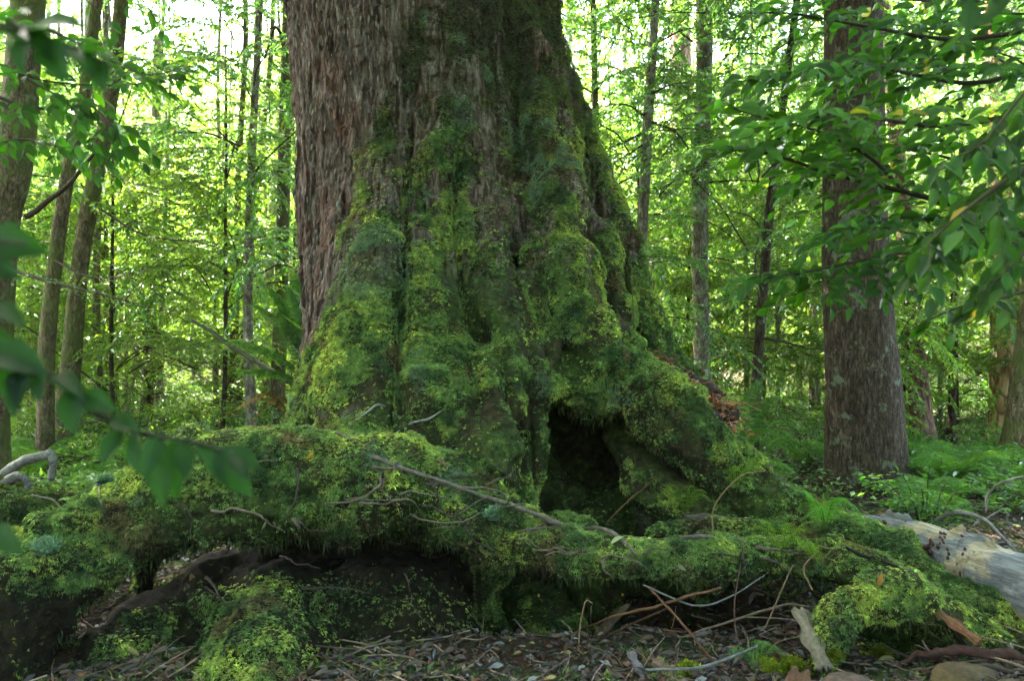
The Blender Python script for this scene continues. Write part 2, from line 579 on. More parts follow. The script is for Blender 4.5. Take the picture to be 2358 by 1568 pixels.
def surface_nets(F, ax):
    s = F < 0
    nx, ny, nz = F.shape
    cnt = np.zeros((nx - 1, ny - 1, nz - 1), dtype=np.int8)
    for dx in (0, 1):
        for dy in (0, 1):
            for dz in (0, 1):
                cnt += s[dx:nx - 1 + dx, dy:ny - 1 + dy, dz:nz - 1 + dz]
    act = (cnt > 0) & (cnt < 8)
    I = np.argwhere(act)
    vid = np.full(act.shape, -1, dtype=np.int64)
    vid[act] = np.arange(len(I))
    cs = [(dx, dy, dz) for dx in (0, 1) for dy in (0, 1) for dz in (0, 1)]
    val = np.stack([F[I[:, 0] + a, I[:, 1] + b, I[:, 2] + c] for a, b, c in cs], 1)
    pos = np.zeros((len(I), 3))
    n = np.zeros(len(I))
    for i in range(8):
        for j in range(i + 1, 8):
            if sum(abs(cs[i][q] - cs[j][q]) for q in range(3)) != 1:
                continue
            a, b = val[:, i], val[:, j]
            x = (a < 0) != (b < 0)
            t = np.where(x, a / np.where(x, a - b, 1), 0)
            p = np.array(cs[i])[None] * (1 - t[:, None]) + np.array(cs[j])[None] * t[:, None]
            pos += p * x[:, None]
            n += x
    pos = (I + pos / n[:, None]) * VOX + LO
    quads = []
    for axn in range(3):
        sh = [slice(None)] * 3
        sh2 = [slice(None)] * 3
        sh[axn], sh2[axn] = slice(0, -1), slice(1, None)
        a, b = s[tuple(sh)], s[tuple(sh2)]
        E = np.argwhere(a != b)
        u, w = (axn + 1) % 3, (axn + 2) % 3
        ok = (E[:, u] > 0) & (E[:, w] > 0) & (E[:, u] < F.shape[u] - 1) & (E[:, w] < F.shape[w] - 1)
        E = E[ok]
        ins = a[tuple(E.T)]
        q = []
        for du, dw in ((1, 1), (0, 1), (0, 0), (1, 0)):
            G = E.copy()
            G[:, u] -= du
            G[:, w] -= dw
            q.append(vid[tuple(G.T)])
        q = np.stack(q, 1)
        q[~ins] = q[~ins][:, ::-1]
        quads.append(q)
    return pos, np.concatenate(quads)


def vert_normals(V, Q):
    n = np.cross(V[Q[:, 2]] - V[Q[:, 0]], V[Q[:, 3]] - V[Q[:, 1]])
    out = np.zeros_like(V)
    for c in range(4):
        for k in range(3):
            out[:, k] += np.bincount(Q[:, c], n[:, k], len(V))
    return norm(out)


def bare_mask(P):
    """1 where the trunk keeps bare bark: the left flank, and patches higher up"""
    z = P[:, 2]
    edge = np.interp(z, [.3, .75, 1.2, 1.8, 2.2, 2.6, 3.1, 3.4], [-1.6, -1.24, -1.06, -.93, -.80, -.66, -.60, -.35])
    n = fbm(P, (4, 4, 2.2), 3, 5)
    m = sstep(.07, -.07, P[:, 0] - edge + n * .22)
    hi = sstep(1.5, 3.2, z) * sstep(.14, .34, fbm(P, (5, 5, 1.7), 3, 11) + .10 * sstep(2.8, 3.3, z)) * .8
    return np.clip(np.maximum(m, hi), 0, 1)


F_, ax_ = solid()
TV, TQ = surface_nets(F_, ax_)
TN = vert_normals(TV, TQ)
# which chain each vertex belongs to
best = np.full(len(TV), 9.0)
own = np.zeros(len(TV), dtype=int)
names = ['trunk'] + ROOTS
Pc = [TV[:, 0].astype(np.float32), TV[:, 1].astype(np.float32), TV[:, 2].astype(np.float32)]
for g, kind, pts, k, sy in PRIM:
    if kind == 'cut':
        continue
    cp = smooth_path(pts, (len(pts) - 1) * 2 + 1)
    for a, b in zip(cp[:-1], cp[1:]):
        e = seg_dist(Pc, a, b, 1.0)
        w = e < best
        best[w] = e[w]
        own[w] = names.index(g)
bare = bare_mask(TV) * (own == 0)
# relief: broad lumps, horizontal moss ledges, vertical bark furrows
knots = sstep(.30, .55, fbm(TV, 4.4, 2, 15)) * .05 - sstep(.32, .5, fbm(TV, (5, 5, 3.4), 2, 16)) * .035
lump = knots + fbm(TV, 3.2, 3, 1) * .06 + fbm(TV, (9, 9, 13), 3, 2) * .026 + fbm(TV, (21, 21, 34), 2, 12) * .018
furrow = (1 - 2 * np.abs(fbm(TV, (14, 14, 1.5), 2, 3))) + .4 * fbm(TV, (24, 24, 6), 2, 4)
ridge = 1 - np.abs(fbm(TV, (5.5, 5.5, .7), 2, 8)) * 2
# long folds that run down the flared base and spread with it
ang_ = np.arctan2(TV[:, 1] - 5.25, TV[:, 0] + .45)
FP = np.stack([np.cos(ang_) * 1.1, np.sin(ang_) * 1.1, TV[:, 2] * .16], 1) + .05 * np.stack([fbm(TV, 3, 2, 301), fbm(TV, 3, 2, 302), 0 * ang_], 1)
fold = np.abs(fbm(FP, 3.6, 2, 303))
fold_d = (-.085 * sstep(.13, .0, fold) + .035 * sstep(.12, .4, fold)) * sstep(3.0, 2.0, TV[:, 2]) * (1 - .8 * bare)
amp = sstep(2.45, 2.9, TV[:, 1])
d = np.where(own == 0, fold_d + lump * (.75 - .4 * bare) + furrow * .018 * bare + ridge * .022 * sstep(.5, 1.4, TV[:, 2]), lump)
TV = TV + TN * (d * amp)[:, None]
TN = vert_normals(TV, TQ)


def field(P):
    q = (P - LO) / VOX
    q = np.clip(q, 0, np.array(F_.shape) - 1).astype(int)
    return F_[q[:, 0], q[:, 1], q[:, 2]]


def openness(P, Nn):
    """how much open air a growing moss has above it, 0 in the depths of a hollow"""
    o = 0
    for dv in (Nn, norm(Nn + np.array([0, -.7, .8])), norm(Nn * .4 + np.array([0, 0, 1.0])), norm(Nn + np.array([0, -1.2, .1]))):
        for h in (.12, .25, .45):
            o = o + np.clip(field(P + dv * h) / (h * .55), 0, 1)
    return o / 12
# ------------------------------------------------------------------ tree materials
def giant_bark():
    m, t, N, L = new_mat("giant_bark")
    v = coords(t, (1, 1, .2))
    v2 = coords(t, (1, 1, 1))
    a = noise_tex(t, v, 34, 7, .72)
    b = noise_tex(t, v2, 3.0, 4, .6)
    c1 = ramp(t, a, [(.32, (.016, .010, .007)), (.47, (.07, .043, .03)), (.58, (.16, .122, .095)), (.70, (.30, .265, .22))])
    c2 = ramp(t, a, [(.34, (.018, .009, .006)), (.50, (.075, .030, .016)), (.68, (.19, .085, .045))])
    bark = mix(t, ramp(t, b, [(.53, g3(0)), (.66, g3(.8))]), c1, c2)
    d = noise_tex(t, v2, 26, 5, .7)
    e = noise_tex(t, v2, 2.6, 4, .6)
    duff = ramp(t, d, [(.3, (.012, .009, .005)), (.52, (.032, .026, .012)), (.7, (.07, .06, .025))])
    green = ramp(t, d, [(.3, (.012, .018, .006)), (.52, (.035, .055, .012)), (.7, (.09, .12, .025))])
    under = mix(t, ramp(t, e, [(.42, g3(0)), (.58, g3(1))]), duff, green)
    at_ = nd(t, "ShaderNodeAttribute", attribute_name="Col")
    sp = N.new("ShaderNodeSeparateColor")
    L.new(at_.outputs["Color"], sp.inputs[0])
    under = mix(t, sp.outputs[1], under, mix(t, 1.0, duff, g3(.45), 'MULTIPLY'))  # second channel darkens the duff: painted shade under the arch
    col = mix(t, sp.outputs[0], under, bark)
    h = mix(t, sp.outputs[0], d, a)
    finish(t, col, .92, h, .022, 1.0, .15)
    return m


M_BARK = giant_bark()
M_MOSS = leaf_mat("moss_tufts", .3, (1.4, 1.4, .5), .6, .004, fres=.06)
M_FLAKE = attr_mat("bark_flakes", .9, 90, .004, .2, (1, 1, .3), .45)

giant = thing('giant_tree', 'massive old tree with mossy flared base and arching roots, filling the middle', 'tree', (-.5, 5.2, 0))
OR = np.array([-.5, 5.2, 0])


fbare = bare[TQ].min(1)
FINE = ((fbare > .25) | (TV[TQ[:, 0], 2] > 1.35)) & (own[TQ[:, 0]] == 0) & (TV[TQ[:, 0], 1] < 5.6) & (TV[TQ[:, 0], 2] < 4.05)


def bark_height(P):
    w = P + .012 * np.stack([fbm(P, 14, 2, 201), fbm(P, 14, 2, 202), fbm(P, 6, 2, 203)], 1)
    rdg = 1 - np.minimum(1, np.abs(fbm(w, (15, 15, 1.9), 2, 204)) * 3.2)          # dark furrows lie where this is 1
    plate = fbm(w, (34, 34, 5.5), 3, 205)
    step = 1 - np.minimum(1, np.abs(fbm(w, (12, 12, 9), 2, 206)) * 6)
    return -.024 * rdg ** 1.4 + .008 * plate - .007 * step + .003 * fbm(P, (90, 90, 50), 2, 207)


def fine_patch(sel, m=4):
    q = TQ[sel]
    u = np.linspace(0, 1, m + 1)
    U, W = np.meshgrid(u, u, indexing='ij')
    wts = np.stack([(1 - U) * (1 - W), U * (1 - W), U * W, (1 - U) * W], -1).reshape(-1, 4)
    P = np.einsum('kc,fcd->fkd', wts, TV[q]).reshape(-1, 3)
    N = norm(np.einsum('kc,fcd->fkd', wts, TN[q]).reshape(-1, 3))
    b = np.einsum('kc,fc->fk', wts, bare[q]).reshape(-1)
    w_ = np.maximum(sstep(.22, .5, b), sstep(1.35, 1.6, P[:, 2]))
    P = P + N * (bark_height(P) * w_)[:, None]
    b = np.maximum(b, .85 * sstep(1.35, 1.8, P[:, 2]))
    i = np.arange(m)[:, None] * (m + 1)
    j = np.arange(m)[None]
    f = np.stack([i + j, i + m + 1 + j, i + m + 2 + j, i + j + 1], -1).reshape(-1, 4)
    n = (m + 1) ** 2
    F = (f[None] + (np.arange(len(q)) * n)[:, None, None]).reshape(-1, 4)
    return P, F, b


# face owner = owner of its first vertex, so the parts meet without gaps
fown = own[TQ[:, 0]]
part_obj = {}
for gi, nm in enumerate(names):
    q = TQ[(fown == gi) & ~FINE]
    if len(q) == 0:
        continue
    used, inv = np.unique(q.ravel(), return_inverse=True)
    mb = MB()
    b = bare[used]
    gshade = np.full(len(b), float(nm in ('root_base', 'root_pillar', 'root_post')))  # base, pillar and post darkened: shade under the arch put into the colour
    mb.add(TV[used], inv.reshape(-1, 4), np.stack([b, gshade, b], 1))
    if gi == 0:
        # the column above the frame, up into the crown
        zz = np.linspace(4.0, 13.5, 40)
        th = np.linspace(0, 2 * pi, 65)[:-1]
        P = np.stack([np.zeros_like(zz) - .61 - .02 * (zz - 4), np.full_like(zz, 5.25), zz], 1)
        R = .79 - (zz - 4) * .03
        A = th[None] + 0 * zz[:, None]
        Q3 = np.stack([np.cos(A) * 2, np.sin(A) * 2, zz[:, None] * .4 + 0 * A], -1).reshape(-1, 3)
        rr = R[:, None] + fbm(Q3 * 2.5, 1.0, 3, 9).reshape(A.shape) * .05
        V = np.stack([P[:, 0:1] + rr * np.cos(A), P[:, 1:2] + rr * np.sin(A), zz[:, None] + 0 * A], -1).reshape(-1, 3)
        i = np.arange(39)[:, None] * 64
        j = np.arange(64)[None]
        k = (j + 1) % 64
        mb.add(V, np.stack([i + j, i + k, i + 64 + k, i + 64 + j], -1).reshape(-1, 4), (1, 0, 1))
    nm2 = 'trunk' if gi == 0 else 'root'
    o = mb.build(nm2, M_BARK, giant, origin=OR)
    part_obj[nm] = o
P_, Fq, b_ = fine_patch(FINE)
mb = MB()
mb.add(P_, Fq, np.stack([b_, b_ * 0, b_], 1))
o = mb.build('bark', M_BARK, giant, False, OR)
o['label'] = 'grey and red-brown furrowed bark of the upper trunk, bare along its left side'
for nm, lb in (('root_arch', 'thick moss covered root arching over the dark hollow to the left'),
               ('root_pillar', 'dark upright root that the arching root comes down on'),
               ('root_post', 'thin dark root standing upright in the gap under the arch'),
               ('root_base', 'broad dark buried root bulging below the arch'),
               ('root_shelf', 'low mossy root shelf running right above the wide dark cavity'),
               ('root_ridge', 'small rounded mossy root lying along the mouth of the cave'),
               ('root_right', 'mossy buttress root sloping down to the right'),
               ('root_hump', 'mossy root humped over a black burrow')):
    if nm in part_obj:
        part_obj[nm]['label'] = lb

# ------------------------------------------------------------------ moss tufts and bark flakes on its surface
fn = np.cross(TV[TQ[:, 2]] - TV[TQ[:, 0]], TV[TQ[:, 3]] - TV[TQ[:, 1]])
farea = np.linalg.norm(fn, axis=1) / 2
fn = fn / np.maximum(farea[:, None] * 2, 1e-9)
fc = TV[TQ].mean(1)
fb = bare[TQ].mean(1)
smn = norm(TN[TQ].mean(1))


def sample(weight, n):
    w = farea * weight
    fi = rng.choice(len(w), n, p=w / w.sum())
    u, v = rng.random(n), rng.random(n)
    a, b, c, d_ = (TV[TQ[fi, k]] for k in range(4))
    p = (a * (1 - u)[:, None] + b * u[:, None]) * (1 - v)[:, None] + (d_ * (1 - u)[:, None] + c * u[:, None]) * v[:, None]
    nn = norm(TN[TQ[fi, 0]] * .5 + smn[fi] * .5)
    return p, nn, fi


def palette(P, n, kinds=None):
    """moss colours in patches: yellow-green, mid green, dark green, olive brown, blue-grey lichen"""
    Y = np.array([.185, .215, .060])
    G = np.array([.095, .138, .048])
    D = np.array([.038, .066, .028])
    B = np.array([.085, .07, .035])
    a = fbm(P, 8.0, 3, 21)[:, None] * .8
    b = fbm(P, 22.0, 2, 22)[:, None] * 1.3
    c = G * np.ones((n, 1))
    t = sstep(-.05, .35, a + b * .6)
    c = c * (1 - t) + Y * t
    t = sstep(.0, .4, -a + b * .5)
    c = c * (1 - t) + D * t
    t = sstep(.22, .5, fbm(P, 7.0, 3, 23))[:, None]
    c = c * (1 - t) + B * t
    c = c * np.exp(rng.normal(0, .34, (n, 1))) * np.exp(rng.normal(0, .06, (n, 3)))
    return c


def tufts(mb, p, nn, size, col, blades=4, flat=.55, droop=.25):
    n = len(p)
    ref = norm(rng.normal(size=(n, 3)))
    t1 = norm(np.cross(nn, ref))
    t2 = np.cross(nn, t1)
    for b in range(blades):
        a = (b / blades) * 2 * pi + rng.random(n) * 1.2
        lat = np.cos(a)[:, None] * t1 + np.sin(a)[:, None] * t2
        el = rng.normal(flat, .25, n)[:, None]
        d = norm(lat + nn * el + np.array([0, 0, -droop]))
        L = size * np.exp(rng.normal(0, .28, n))
        leaves(mb, p - nn * size[:, None] * .1, d, nn + rng.normal(0, .35, (n, 3)), L, L * rng.uniform(.26, .46, n), col * np.exp(rng.normal(0, .12, (n, 1))))


up = smn[:, 2]
fb = bare[TQ].mean(1)
front = sstep(.55, -.2, smn[:, 1])
rear = np.where(fc[:, 1] > 5.5, .06, 1.0) * (.12 + .88 * front)
zf = sstep(3.6, 2.2, fc[:, 2])
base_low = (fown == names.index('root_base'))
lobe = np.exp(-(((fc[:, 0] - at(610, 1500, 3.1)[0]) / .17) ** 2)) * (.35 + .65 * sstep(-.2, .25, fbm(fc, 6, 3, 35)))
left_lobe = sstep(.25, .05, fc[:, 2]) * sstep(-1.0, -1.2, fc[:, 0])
keep_w = np.where(base_low, np.clip(.07 + lobe * .8 + .5 * left_lobe, 0, 1), 1.0)  # moss thinned on base and pillar: their shade is put into the cover
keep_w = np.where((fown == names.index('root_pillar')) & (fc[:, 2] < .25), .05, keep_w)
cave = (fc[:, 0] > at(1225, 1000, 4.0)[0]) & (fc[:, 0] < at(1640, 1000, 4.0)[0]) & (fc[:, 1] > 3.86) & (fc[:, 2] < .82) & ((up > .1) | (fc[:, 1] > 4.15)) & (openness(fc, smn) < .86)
keep_w = np.where(cave & (fown == 0), .03, keep_w)  # cave left nearly mossless to put its shade into the tone
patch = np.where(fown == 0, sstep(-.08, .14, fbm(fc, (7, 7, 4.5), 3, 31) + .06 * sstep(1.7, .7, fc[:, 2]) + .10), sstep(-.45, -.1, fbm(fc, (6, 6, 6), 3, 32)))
lush = np.where(fown == 0, sstep(-.75, .1, up), .10 + .90 * sstep(-.30, .40, up + .35 * fbm(fc, 6, 2, 36)))  # moss thinned on root fronts and undersides to imitate their shade
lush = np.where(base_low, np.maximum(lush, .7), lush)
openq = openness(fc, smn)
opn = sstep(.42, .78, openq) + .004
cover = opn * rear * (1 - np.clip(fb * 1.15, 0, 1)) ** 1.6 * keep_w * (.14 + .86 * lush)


def tint(p, c, n):
    """higher on the trunk the moss is dull grey-green and brownish; cushions of blue-grey lichen on the left shoulder"""
    dark = (sstep(1.9, 3.0, p[:, 2] + fbm(p, 3.0, 2, 41) * .6) * .85)[:, None]
    dull = np.where(rng.random((n, 1)) < .5, np.array([.070, .090, .048]), np.array([.080, .070, .045])) * np.exp(rng.normal(0, .35, (n, 1)))
    c = c * (1 - dark) + dull * dark
    lc = at(850, 620, 4.15)
    lm = sstep(.27, .15, np.sqrt(((p[:, 0] - lc[0]) / 1.0) ** 2 + ((p[:, 2] - lc[2]) / .8) ** 2) + fbm(p, 8, 2, 51) * .12)
    lm = np.maximum(lm, .8 * sstep(.42, .5, fbm(p, 7.0, 2, 53)) * (p[:, 2] > .55))
    lm = (lm * (rng.random(n) < .85))[:, None]
    return c * (1 - lm) + np.array([.20, .28, .19]) * np.exp(rng.normal(0, .15, (n, 1))) * lm


def fans(mb, p, nn, size, col, blades=9, lift=.45, spread=1.35, width=.20):
    """moss fronds: each a small fan of narrow pointed leaves laid down the slope and lifted off it"""
    n = len(p)
    rnd = rng.normal(0, .33, (n, 3))
    g = np.array([0, 0, -1.0]) + rnd
    g = norm(g - nn * (g * nn).sum(1, keepdims=True))
    s_ = np.cross(nn, g)
    for b in range(blades):
        th = (-1 + 2 * (b + .5) / blades) * spread + rng.normal(0, .15, n)
        lf = rng.normal(lift, .18, n)[:, None]
        d = norm(g * np.cos(th)[:, None] + s_ * np.sin(th)[:, None] + nn * lf)
        L = size * (1.05 - .35 * np.abs(th) / spread) * np.exp(rng.normal(0, .2, n))
        bs = p + s_ * (np.sin(th) * size * .25)[:, None] + g * (rng.normal(0, .25, n) * size)[:, None]
        leaves(mb, bs, d, nn + .5 * s_ * np.sin(th)[:, None] + rng.normal(0, .25, (n, 3)), L, L * rng.uniform(width * .8, width * 1.4, n), col * np.exp(rng.normal(0, .16, (n, 1))))


mbm = MB()
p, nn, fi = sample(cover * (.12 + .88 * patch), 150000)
col = tint(p, palette(p, len(p)), len(p)) * .5  # lower layer darkened: shade of the gaps between fronds is in the colour
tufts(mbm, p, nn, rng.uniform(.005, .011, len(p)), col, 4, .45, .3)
clump = .25 + .75 * sstep(-.15, .3, fbm(fc, (12, 12, 20), 2, 71))
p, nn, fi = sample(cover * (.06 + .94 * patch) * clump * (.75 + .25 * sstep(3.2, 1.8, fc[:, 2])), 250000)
col = tint(p, palette(p, len(p)) * (1.85 + .35 * sstep(1.9, 1.0, p[:, 2:3])), len(p))
size = rng.uniform(.006, .0145, len(p)) * np.exp(.4 * fbm(p, 7, 2, 61))
fans(mbm, p + nn * rng.uniform(0, .010, (len(p), 1)), norm(nn + np.array([0, 0, .2])), size, col, 7, lift=.34, width=.125)
# hanging strands below overhangs
under = sstep(-.15, -.6, up) * (fc[:, 1] < 4.6)
p, nn, fi = sample(rear * under, 9000)
L = rng.uniform(.015, .06, len(p))
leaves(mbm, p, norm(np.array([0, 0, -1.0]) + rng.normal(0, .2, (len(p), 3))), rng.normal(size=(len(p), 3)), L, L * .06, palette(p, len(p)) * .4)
moss_o = mbm.build('moss', M_MOSS, giant, smooth=False, origin=OR)
tag(moss_o, kind='stuff')

# bark plates: flaky scales standing off the bare flank
p, nn, fi = sample(rear * sstep(.35, .8, fb) * (fc[:, 2] > .4), 3000)
colA = np.array([.085, .066, .052]) * np.exp(rng.normal(0, .4, (len(p), 1)))
red = (fbm(p, 4, 2, 81) > .12)[:, None]
colB = np.array([.10, .045, .025]) * np.exp(rng.normal(0, .35, (len(p), 1)))
col = np.where(red, colB, colA)
lich = (rng.random(len(p)) < .05)[:, None]
col = np.where(lich, np.array([.13, .14, .11]), col)
mbf = MB()
dn = norm(np.array([0, 0, -1.0]) + rng.normal(0, .10, (len(p), 3)) + nn * rng.uniform(.02, .25, (len(p), 1)))
L = rng.uniform(.012, .05, len(p))
PL = (np.array([(0, -.35, 0), (.05, .3, 0), (.5, .5, .02), (1, .28, .05), (.93, -.25, .06), (.45, -.5, .02), (.5, 0, .07)]),
      np.array([(0, 1, 6), (1, 2, 6), (2, 3, 6), (3, 4, 6), (4, 5, 6), (5, 0, 6)]))
leaves(mbf, p + nn * .002, dn, nn, L, L * rng.uniform(.14, .36, len(p)), col, PL)
fl = mbf.build('bark_scales', M_FLAKE, giant, smooth=False, origin=OR)
tag(fl, kind='stuff')
# ------------------------------------------------------------------ the ground
def gz(x, y):
    x = np.atleast_1d(np.asarray(x, dtype=np.float64))
    y = np.atleast_1d(np.asarray(y, dtype=np.float64))
    P = np.stack([x, y, np.zeros_like(x)], 1)
    z = fbm(P, .9, 3, 101) * .07 + fbm(P, 4.5, 2, 102) * .02 - .03
    z += .10 * fbm(P, .22, 2, 103) * sstep(7, 14, y)
    z += .05 * sstep(8, 30, y) * np.maximum(y - 8, 0) * .5
    z += .16 * sstep(1.0, 1.7, x) * sstep(4.6, 3.6, y)*.4
    z -= .38 * sstep(-.45, .0, x) * sstep(1.25, .95, x) * sstep(3.36, 3.6, y) * sstep(4.7, 4.3, y)
    z -= .22 * sstep(1.35, 1.5, x) * sstep(1.85, 1.7, x) * sstep(3.0, 3.2, y) * sstep(4.0, 3.6, y)
    return z


def ground_mat():
    m, t, N, L = new_mat("forest_floor")
    v = coords(t, (1, 1, 1))
    a = noise_tex(t, v, 30, 6, .7)
    b = noise_tex(t, v, 1.6, 4, .6)
    vo = nd(t, "ShaderNodeTexVoronoi", in_Scale=34.0)
    L.new(v, vo.inputs["Vector"])
    soil = ramp(t, a, [(.3, (.008, .006, .004)), (.5, (.026, .017, .011)), (.7, (.065, .042, .028))])
    soil = mix(t, .35, soil, mix(t, 1.0, vo.outputs["Color"], (.16, .10, .06), 'MULTIPLY'))
    green = ramp(t, a, [(.3, (.015, .025, .006)), (.55, (.05, .085, .015)), (.7, (.11, .17, .03))])
    col = mix(t, ramp(t, b, [(.5, g3(0)), (.62, g3(.8))]), soil, green)
    finish(t, col, .9, a, .03, 1.0, .2)
    return m


xs = np.concatenate([-np.geomspace(150, 4.2, 40), np.linspace(-4, 4, 161), np.geomspace(4.2, 150, 40)])
ys = np.concatenate([-np.geomspace(60, 1.5, 12), np.linspace(-1, 1.8, 10), np.linspace(1.9, 8, 150), np.geomspace(8.1, 190, 70)])
X, Yg = np.meshgrid(xs, ys, indexing='ij')
V = np.stack([X.ravel(), Yg.ravel(), gz(X.ravel(), Yg.ravel())], 1)
i = np.arange(len(xs) - 1)[:, None] * len(ys)
j = np.arange(len(ys) - 1)[None]
F = np.stack([i + j, i + len(ys) + j, i + len(ys) + j + 1, i + j + 1], -1).reshape(-1, 4)
mb = MB()
mb.add(V, F)
ground = mb.build('ground', ground_mat())
tag(ground, kind='structure')
# ------------------------------------------------------------------ wood and foliage builders
M_LEAF = leaf_mat("understory_leaves", .55, (1.5, 1.7, .65), .38, .04, fres=.35)
M_LEAF_NEAR = leaf_mat("near_leaves", .62, (1.7, 2.0, .3), .4, .012, fres=.13)
M_TWIG = attr_mat("twigs", .85, 40, .003, .2)
M_FERN = leaf_mat("fern_green", .5, (1.5, 1.5, .5), .45, .01, fres=.1)
GREEN = np.array([.065, .125, .018])


def shoot(mb, path, rad, tw_step, tw_len, leafL, leaf_step, r, tmpl=LEAF4, green=GREEN, var=.25, start=.12, droop=.35,
          wood=(.055, .040, .028), ns=4, aspect=.5, nb_=(0, 0, 1.0), flat=True, side_el=0.1, yellow=0.0, hang=.25):
    """a woody shoot along path with alternate side twigs, leaves set alternately along every twig"""
    P = smooth_path(path, max(6, len(path) * 3))[:, :3]
    n = len(P)
    sg = np.linalg.norm(np.diff(P, axis=0), axis=1)
    cum = np.concatenate([[0], np.cumsum(sg)])
    Ltot = cum[-1]
    add_tube(mb, P, np.linspace(rad, rad * .15, n), ns, wood, 1, caps=False)
    LB, LD, LN, LL = [], [], [], []
    s = start * Ltot
    side = 1 if r.random() < .5 else -1
    axes = [(P, True, max(.75, start))]
    T = norm(np.gradient(P, axis=0))
    while s < Ltot * .98:
        t = s / Ltot
        p = np.array([np.interp(s, cum, P[:, k]) for k in range(3)])
        d = norm(np.array([np.interp(s, cum, T[:, k]) for k in range(3)]))
        upv = np.array([0, 0, 1.0])
        lat = norm(np.cross(upv, d)) * side
        if not flat:
            a = r.uniform(0, 2 * pi)
            lat = norm(lat * math.cos(a) + np.cross(d, lat) * math.sin(a))
        ang = r.uniform(.75, 1.15)
        td = norm(d * math.cos(ang) + lat * math.sin(ang) + upv * r.normal(side_el, .15))
        tl = tw_len * (1.05 - .65 * t) * r.uniform(.6, 1.15)
        k = np.linspace(0, 1, 5)[:, None]
        TP = p + td * tl * k + np.array([0, 0, -1.0]) * tl * droop * k ** 2 + r.normal(0, .03, 3) * tl * k
        axes.append((TP, False, .1))
        add_tube(mb, TP, np.linspace(rad * .16, rad * .07, 5), 3, wood, 1, caps=False)
        side = -side
        s += tw_step * r.uniform(.7, 1.3)
    for A, main, st in axes:
        c = np.concatenate([[0], np.cumsum(np.linalg.norm(np.diff(A, axis=0), axis=1))])
        m = max(2, int(c[-1] * (1 - st) / leaf_step))
        ss = np.linspace(st * c[-1], c[-1], m)
        B = np.stack([np.interp(ss, c, A[:, k]) for k in range(3)], 1)
        G = norm(np.gradient(A, axis=0))
        D = norm(np.stack([np.interp(ss, c, G[:, k]) for k in range(3)], 1))
        sd = np.where(np.arange(m) % 2 == 0, 1.0, -1.0)[:, None]
        lat = norm(np.cross(np.array([0, 0, 1.0]), D)) * sd
        a = r.uniform(.6, 1.1, (m, 1))
        a[-1] = 0
        ld = D * np.cos(a) + lat * np.sin(a) + np.array([0, 0, -1.0]) * hang + r.normal(0, .18, (m, 3))
        LB.append(B)
        LD.append(norm(ld))
        LN.append(norm(np.array(nb_) + r.normal(0, .35, (m, 3)) + lat * .15))
        LL.append(leafL * r.uniform(.65, 1.15, m) * (1 - .25 * np.linspace(0, 1, m) ** 3))
    LB, LD, LN, LL = np.vstack(LB), np.vstack(LD), np.vstack(LN), np.concatenate(LL)
    col = green * np.exp(r.normal(0, var, (len(LB), 1))) * np.exp(r.normal(0, .07, (len(LB), 3)))
    if yellow:
        y = r.random(len(LB)) < yellow
        col[y] = np.array([.28, .20, .04]) * np.exp(r.normal(0, .2, (int(y.sum()), 1)))
    leaves(mb, LB, LD, LN, LL, LL * aspect * r.uniform(.85, 1.15, len(LL)), col, tmpl, 0)


def bough_path(r, p0, az, el, L, droop=.35, n=6, wig=.12):
    p = np.array(p0, dtype=float)
    out = [p.copy()]
    for k in range(n):
        az += r.normal(0, wig)
        e = el - droop * (k / n) * 1.6 + r.normal(0, .08)
        p = p + np.array([math.cos(az) * math.cos(e), math.sin(az) * math.cos(e), math.sin(e)]) * L / n
        out.append(p.copy())
    return np.array(out)


def make_crown(name, seed, h, h0, reach, nb, leafL, lstep, tstep, twl, green, yellow=.01, tmpl=LEAF4, var=.28):
    """leafy boughs at uneven heights and angles, most of them rising and then arching over"""
    r = np.random.default_rng(seed)
    mb = MB()
    az = r.uniform(0, 6.28)
    for b in range(nb):
        z = h0 + (h - h0) * min(1, max(0, (b + r.normal(0, 1.5)) / nb))
        az += r.uniform(1.2, 3.8)
        t = (z - h0) / (h - h0)
        L = reach * (1.0 - .35 * t) * r.choice([.35, .6, .9, 1.2, 1.4])
        el = r.uniform(-.1, 1.0)
        rr = r.uniform(0, .25)
        p0 = (math.cos(az) * rr, math.sin(az) * rr, z)
        shoot(mb, bough_path(r, p0, az, el, L, r.uniform(.3, .9), 7, .28), .004 + .0032 * L, tstep, twl * min(1.1, .35 + L / 1.6), leafL, lstep, r,
              tmpl, green * np.exp(r.normal(0, .12)), var, r.uniform(.05, .4), .35, yellow=yellow, flat=r.random() < .6)
    return mb.mesh(name, [M_LEAF, M_TWIG], smooth=False)


B_GREY = bark_mat("grey_lichened_bark", (.08, .06, .045), (.23, .185, .14), (.38, .33, .27), (.38, .42, .32), .56, .4, 20)
B_BROWN = bark_mat("brown_furrowed_bark", (.022, .014, .008), (.075, .050, .031), (.15, .112, .078), (.16, .19, .12), .58, .25, 34, bump=.015)
B_MOSSY = bark_mat("mossy_bark", (.05, .035, .02), (.15, .11, .065), (.27, .21, .13), (.2, .24, .14), .62, .4, 24, (.10, .12, .03))
B_PALE = bark_mat("pale_smooth_bark", (.2, .16, .12), (.42, .36, .29), (.6, .55, .47), (.30, .33, .27), .64, .3, 12)
B_ORANGE = bark_mat("peeling_orange_bark", (.28, .11, .05), (.60, .34, .18), (.80, .60, .40), (.5, .45, .35), .62, .35, 9, bump=.03)
B_PINK = bark_mat("pinkish_flaky_bark", (.10, .045, .035), (.28, .15, .12), (.42, .29, .24), (.3, .3, .25), .6, .3, 14, bump=.02)


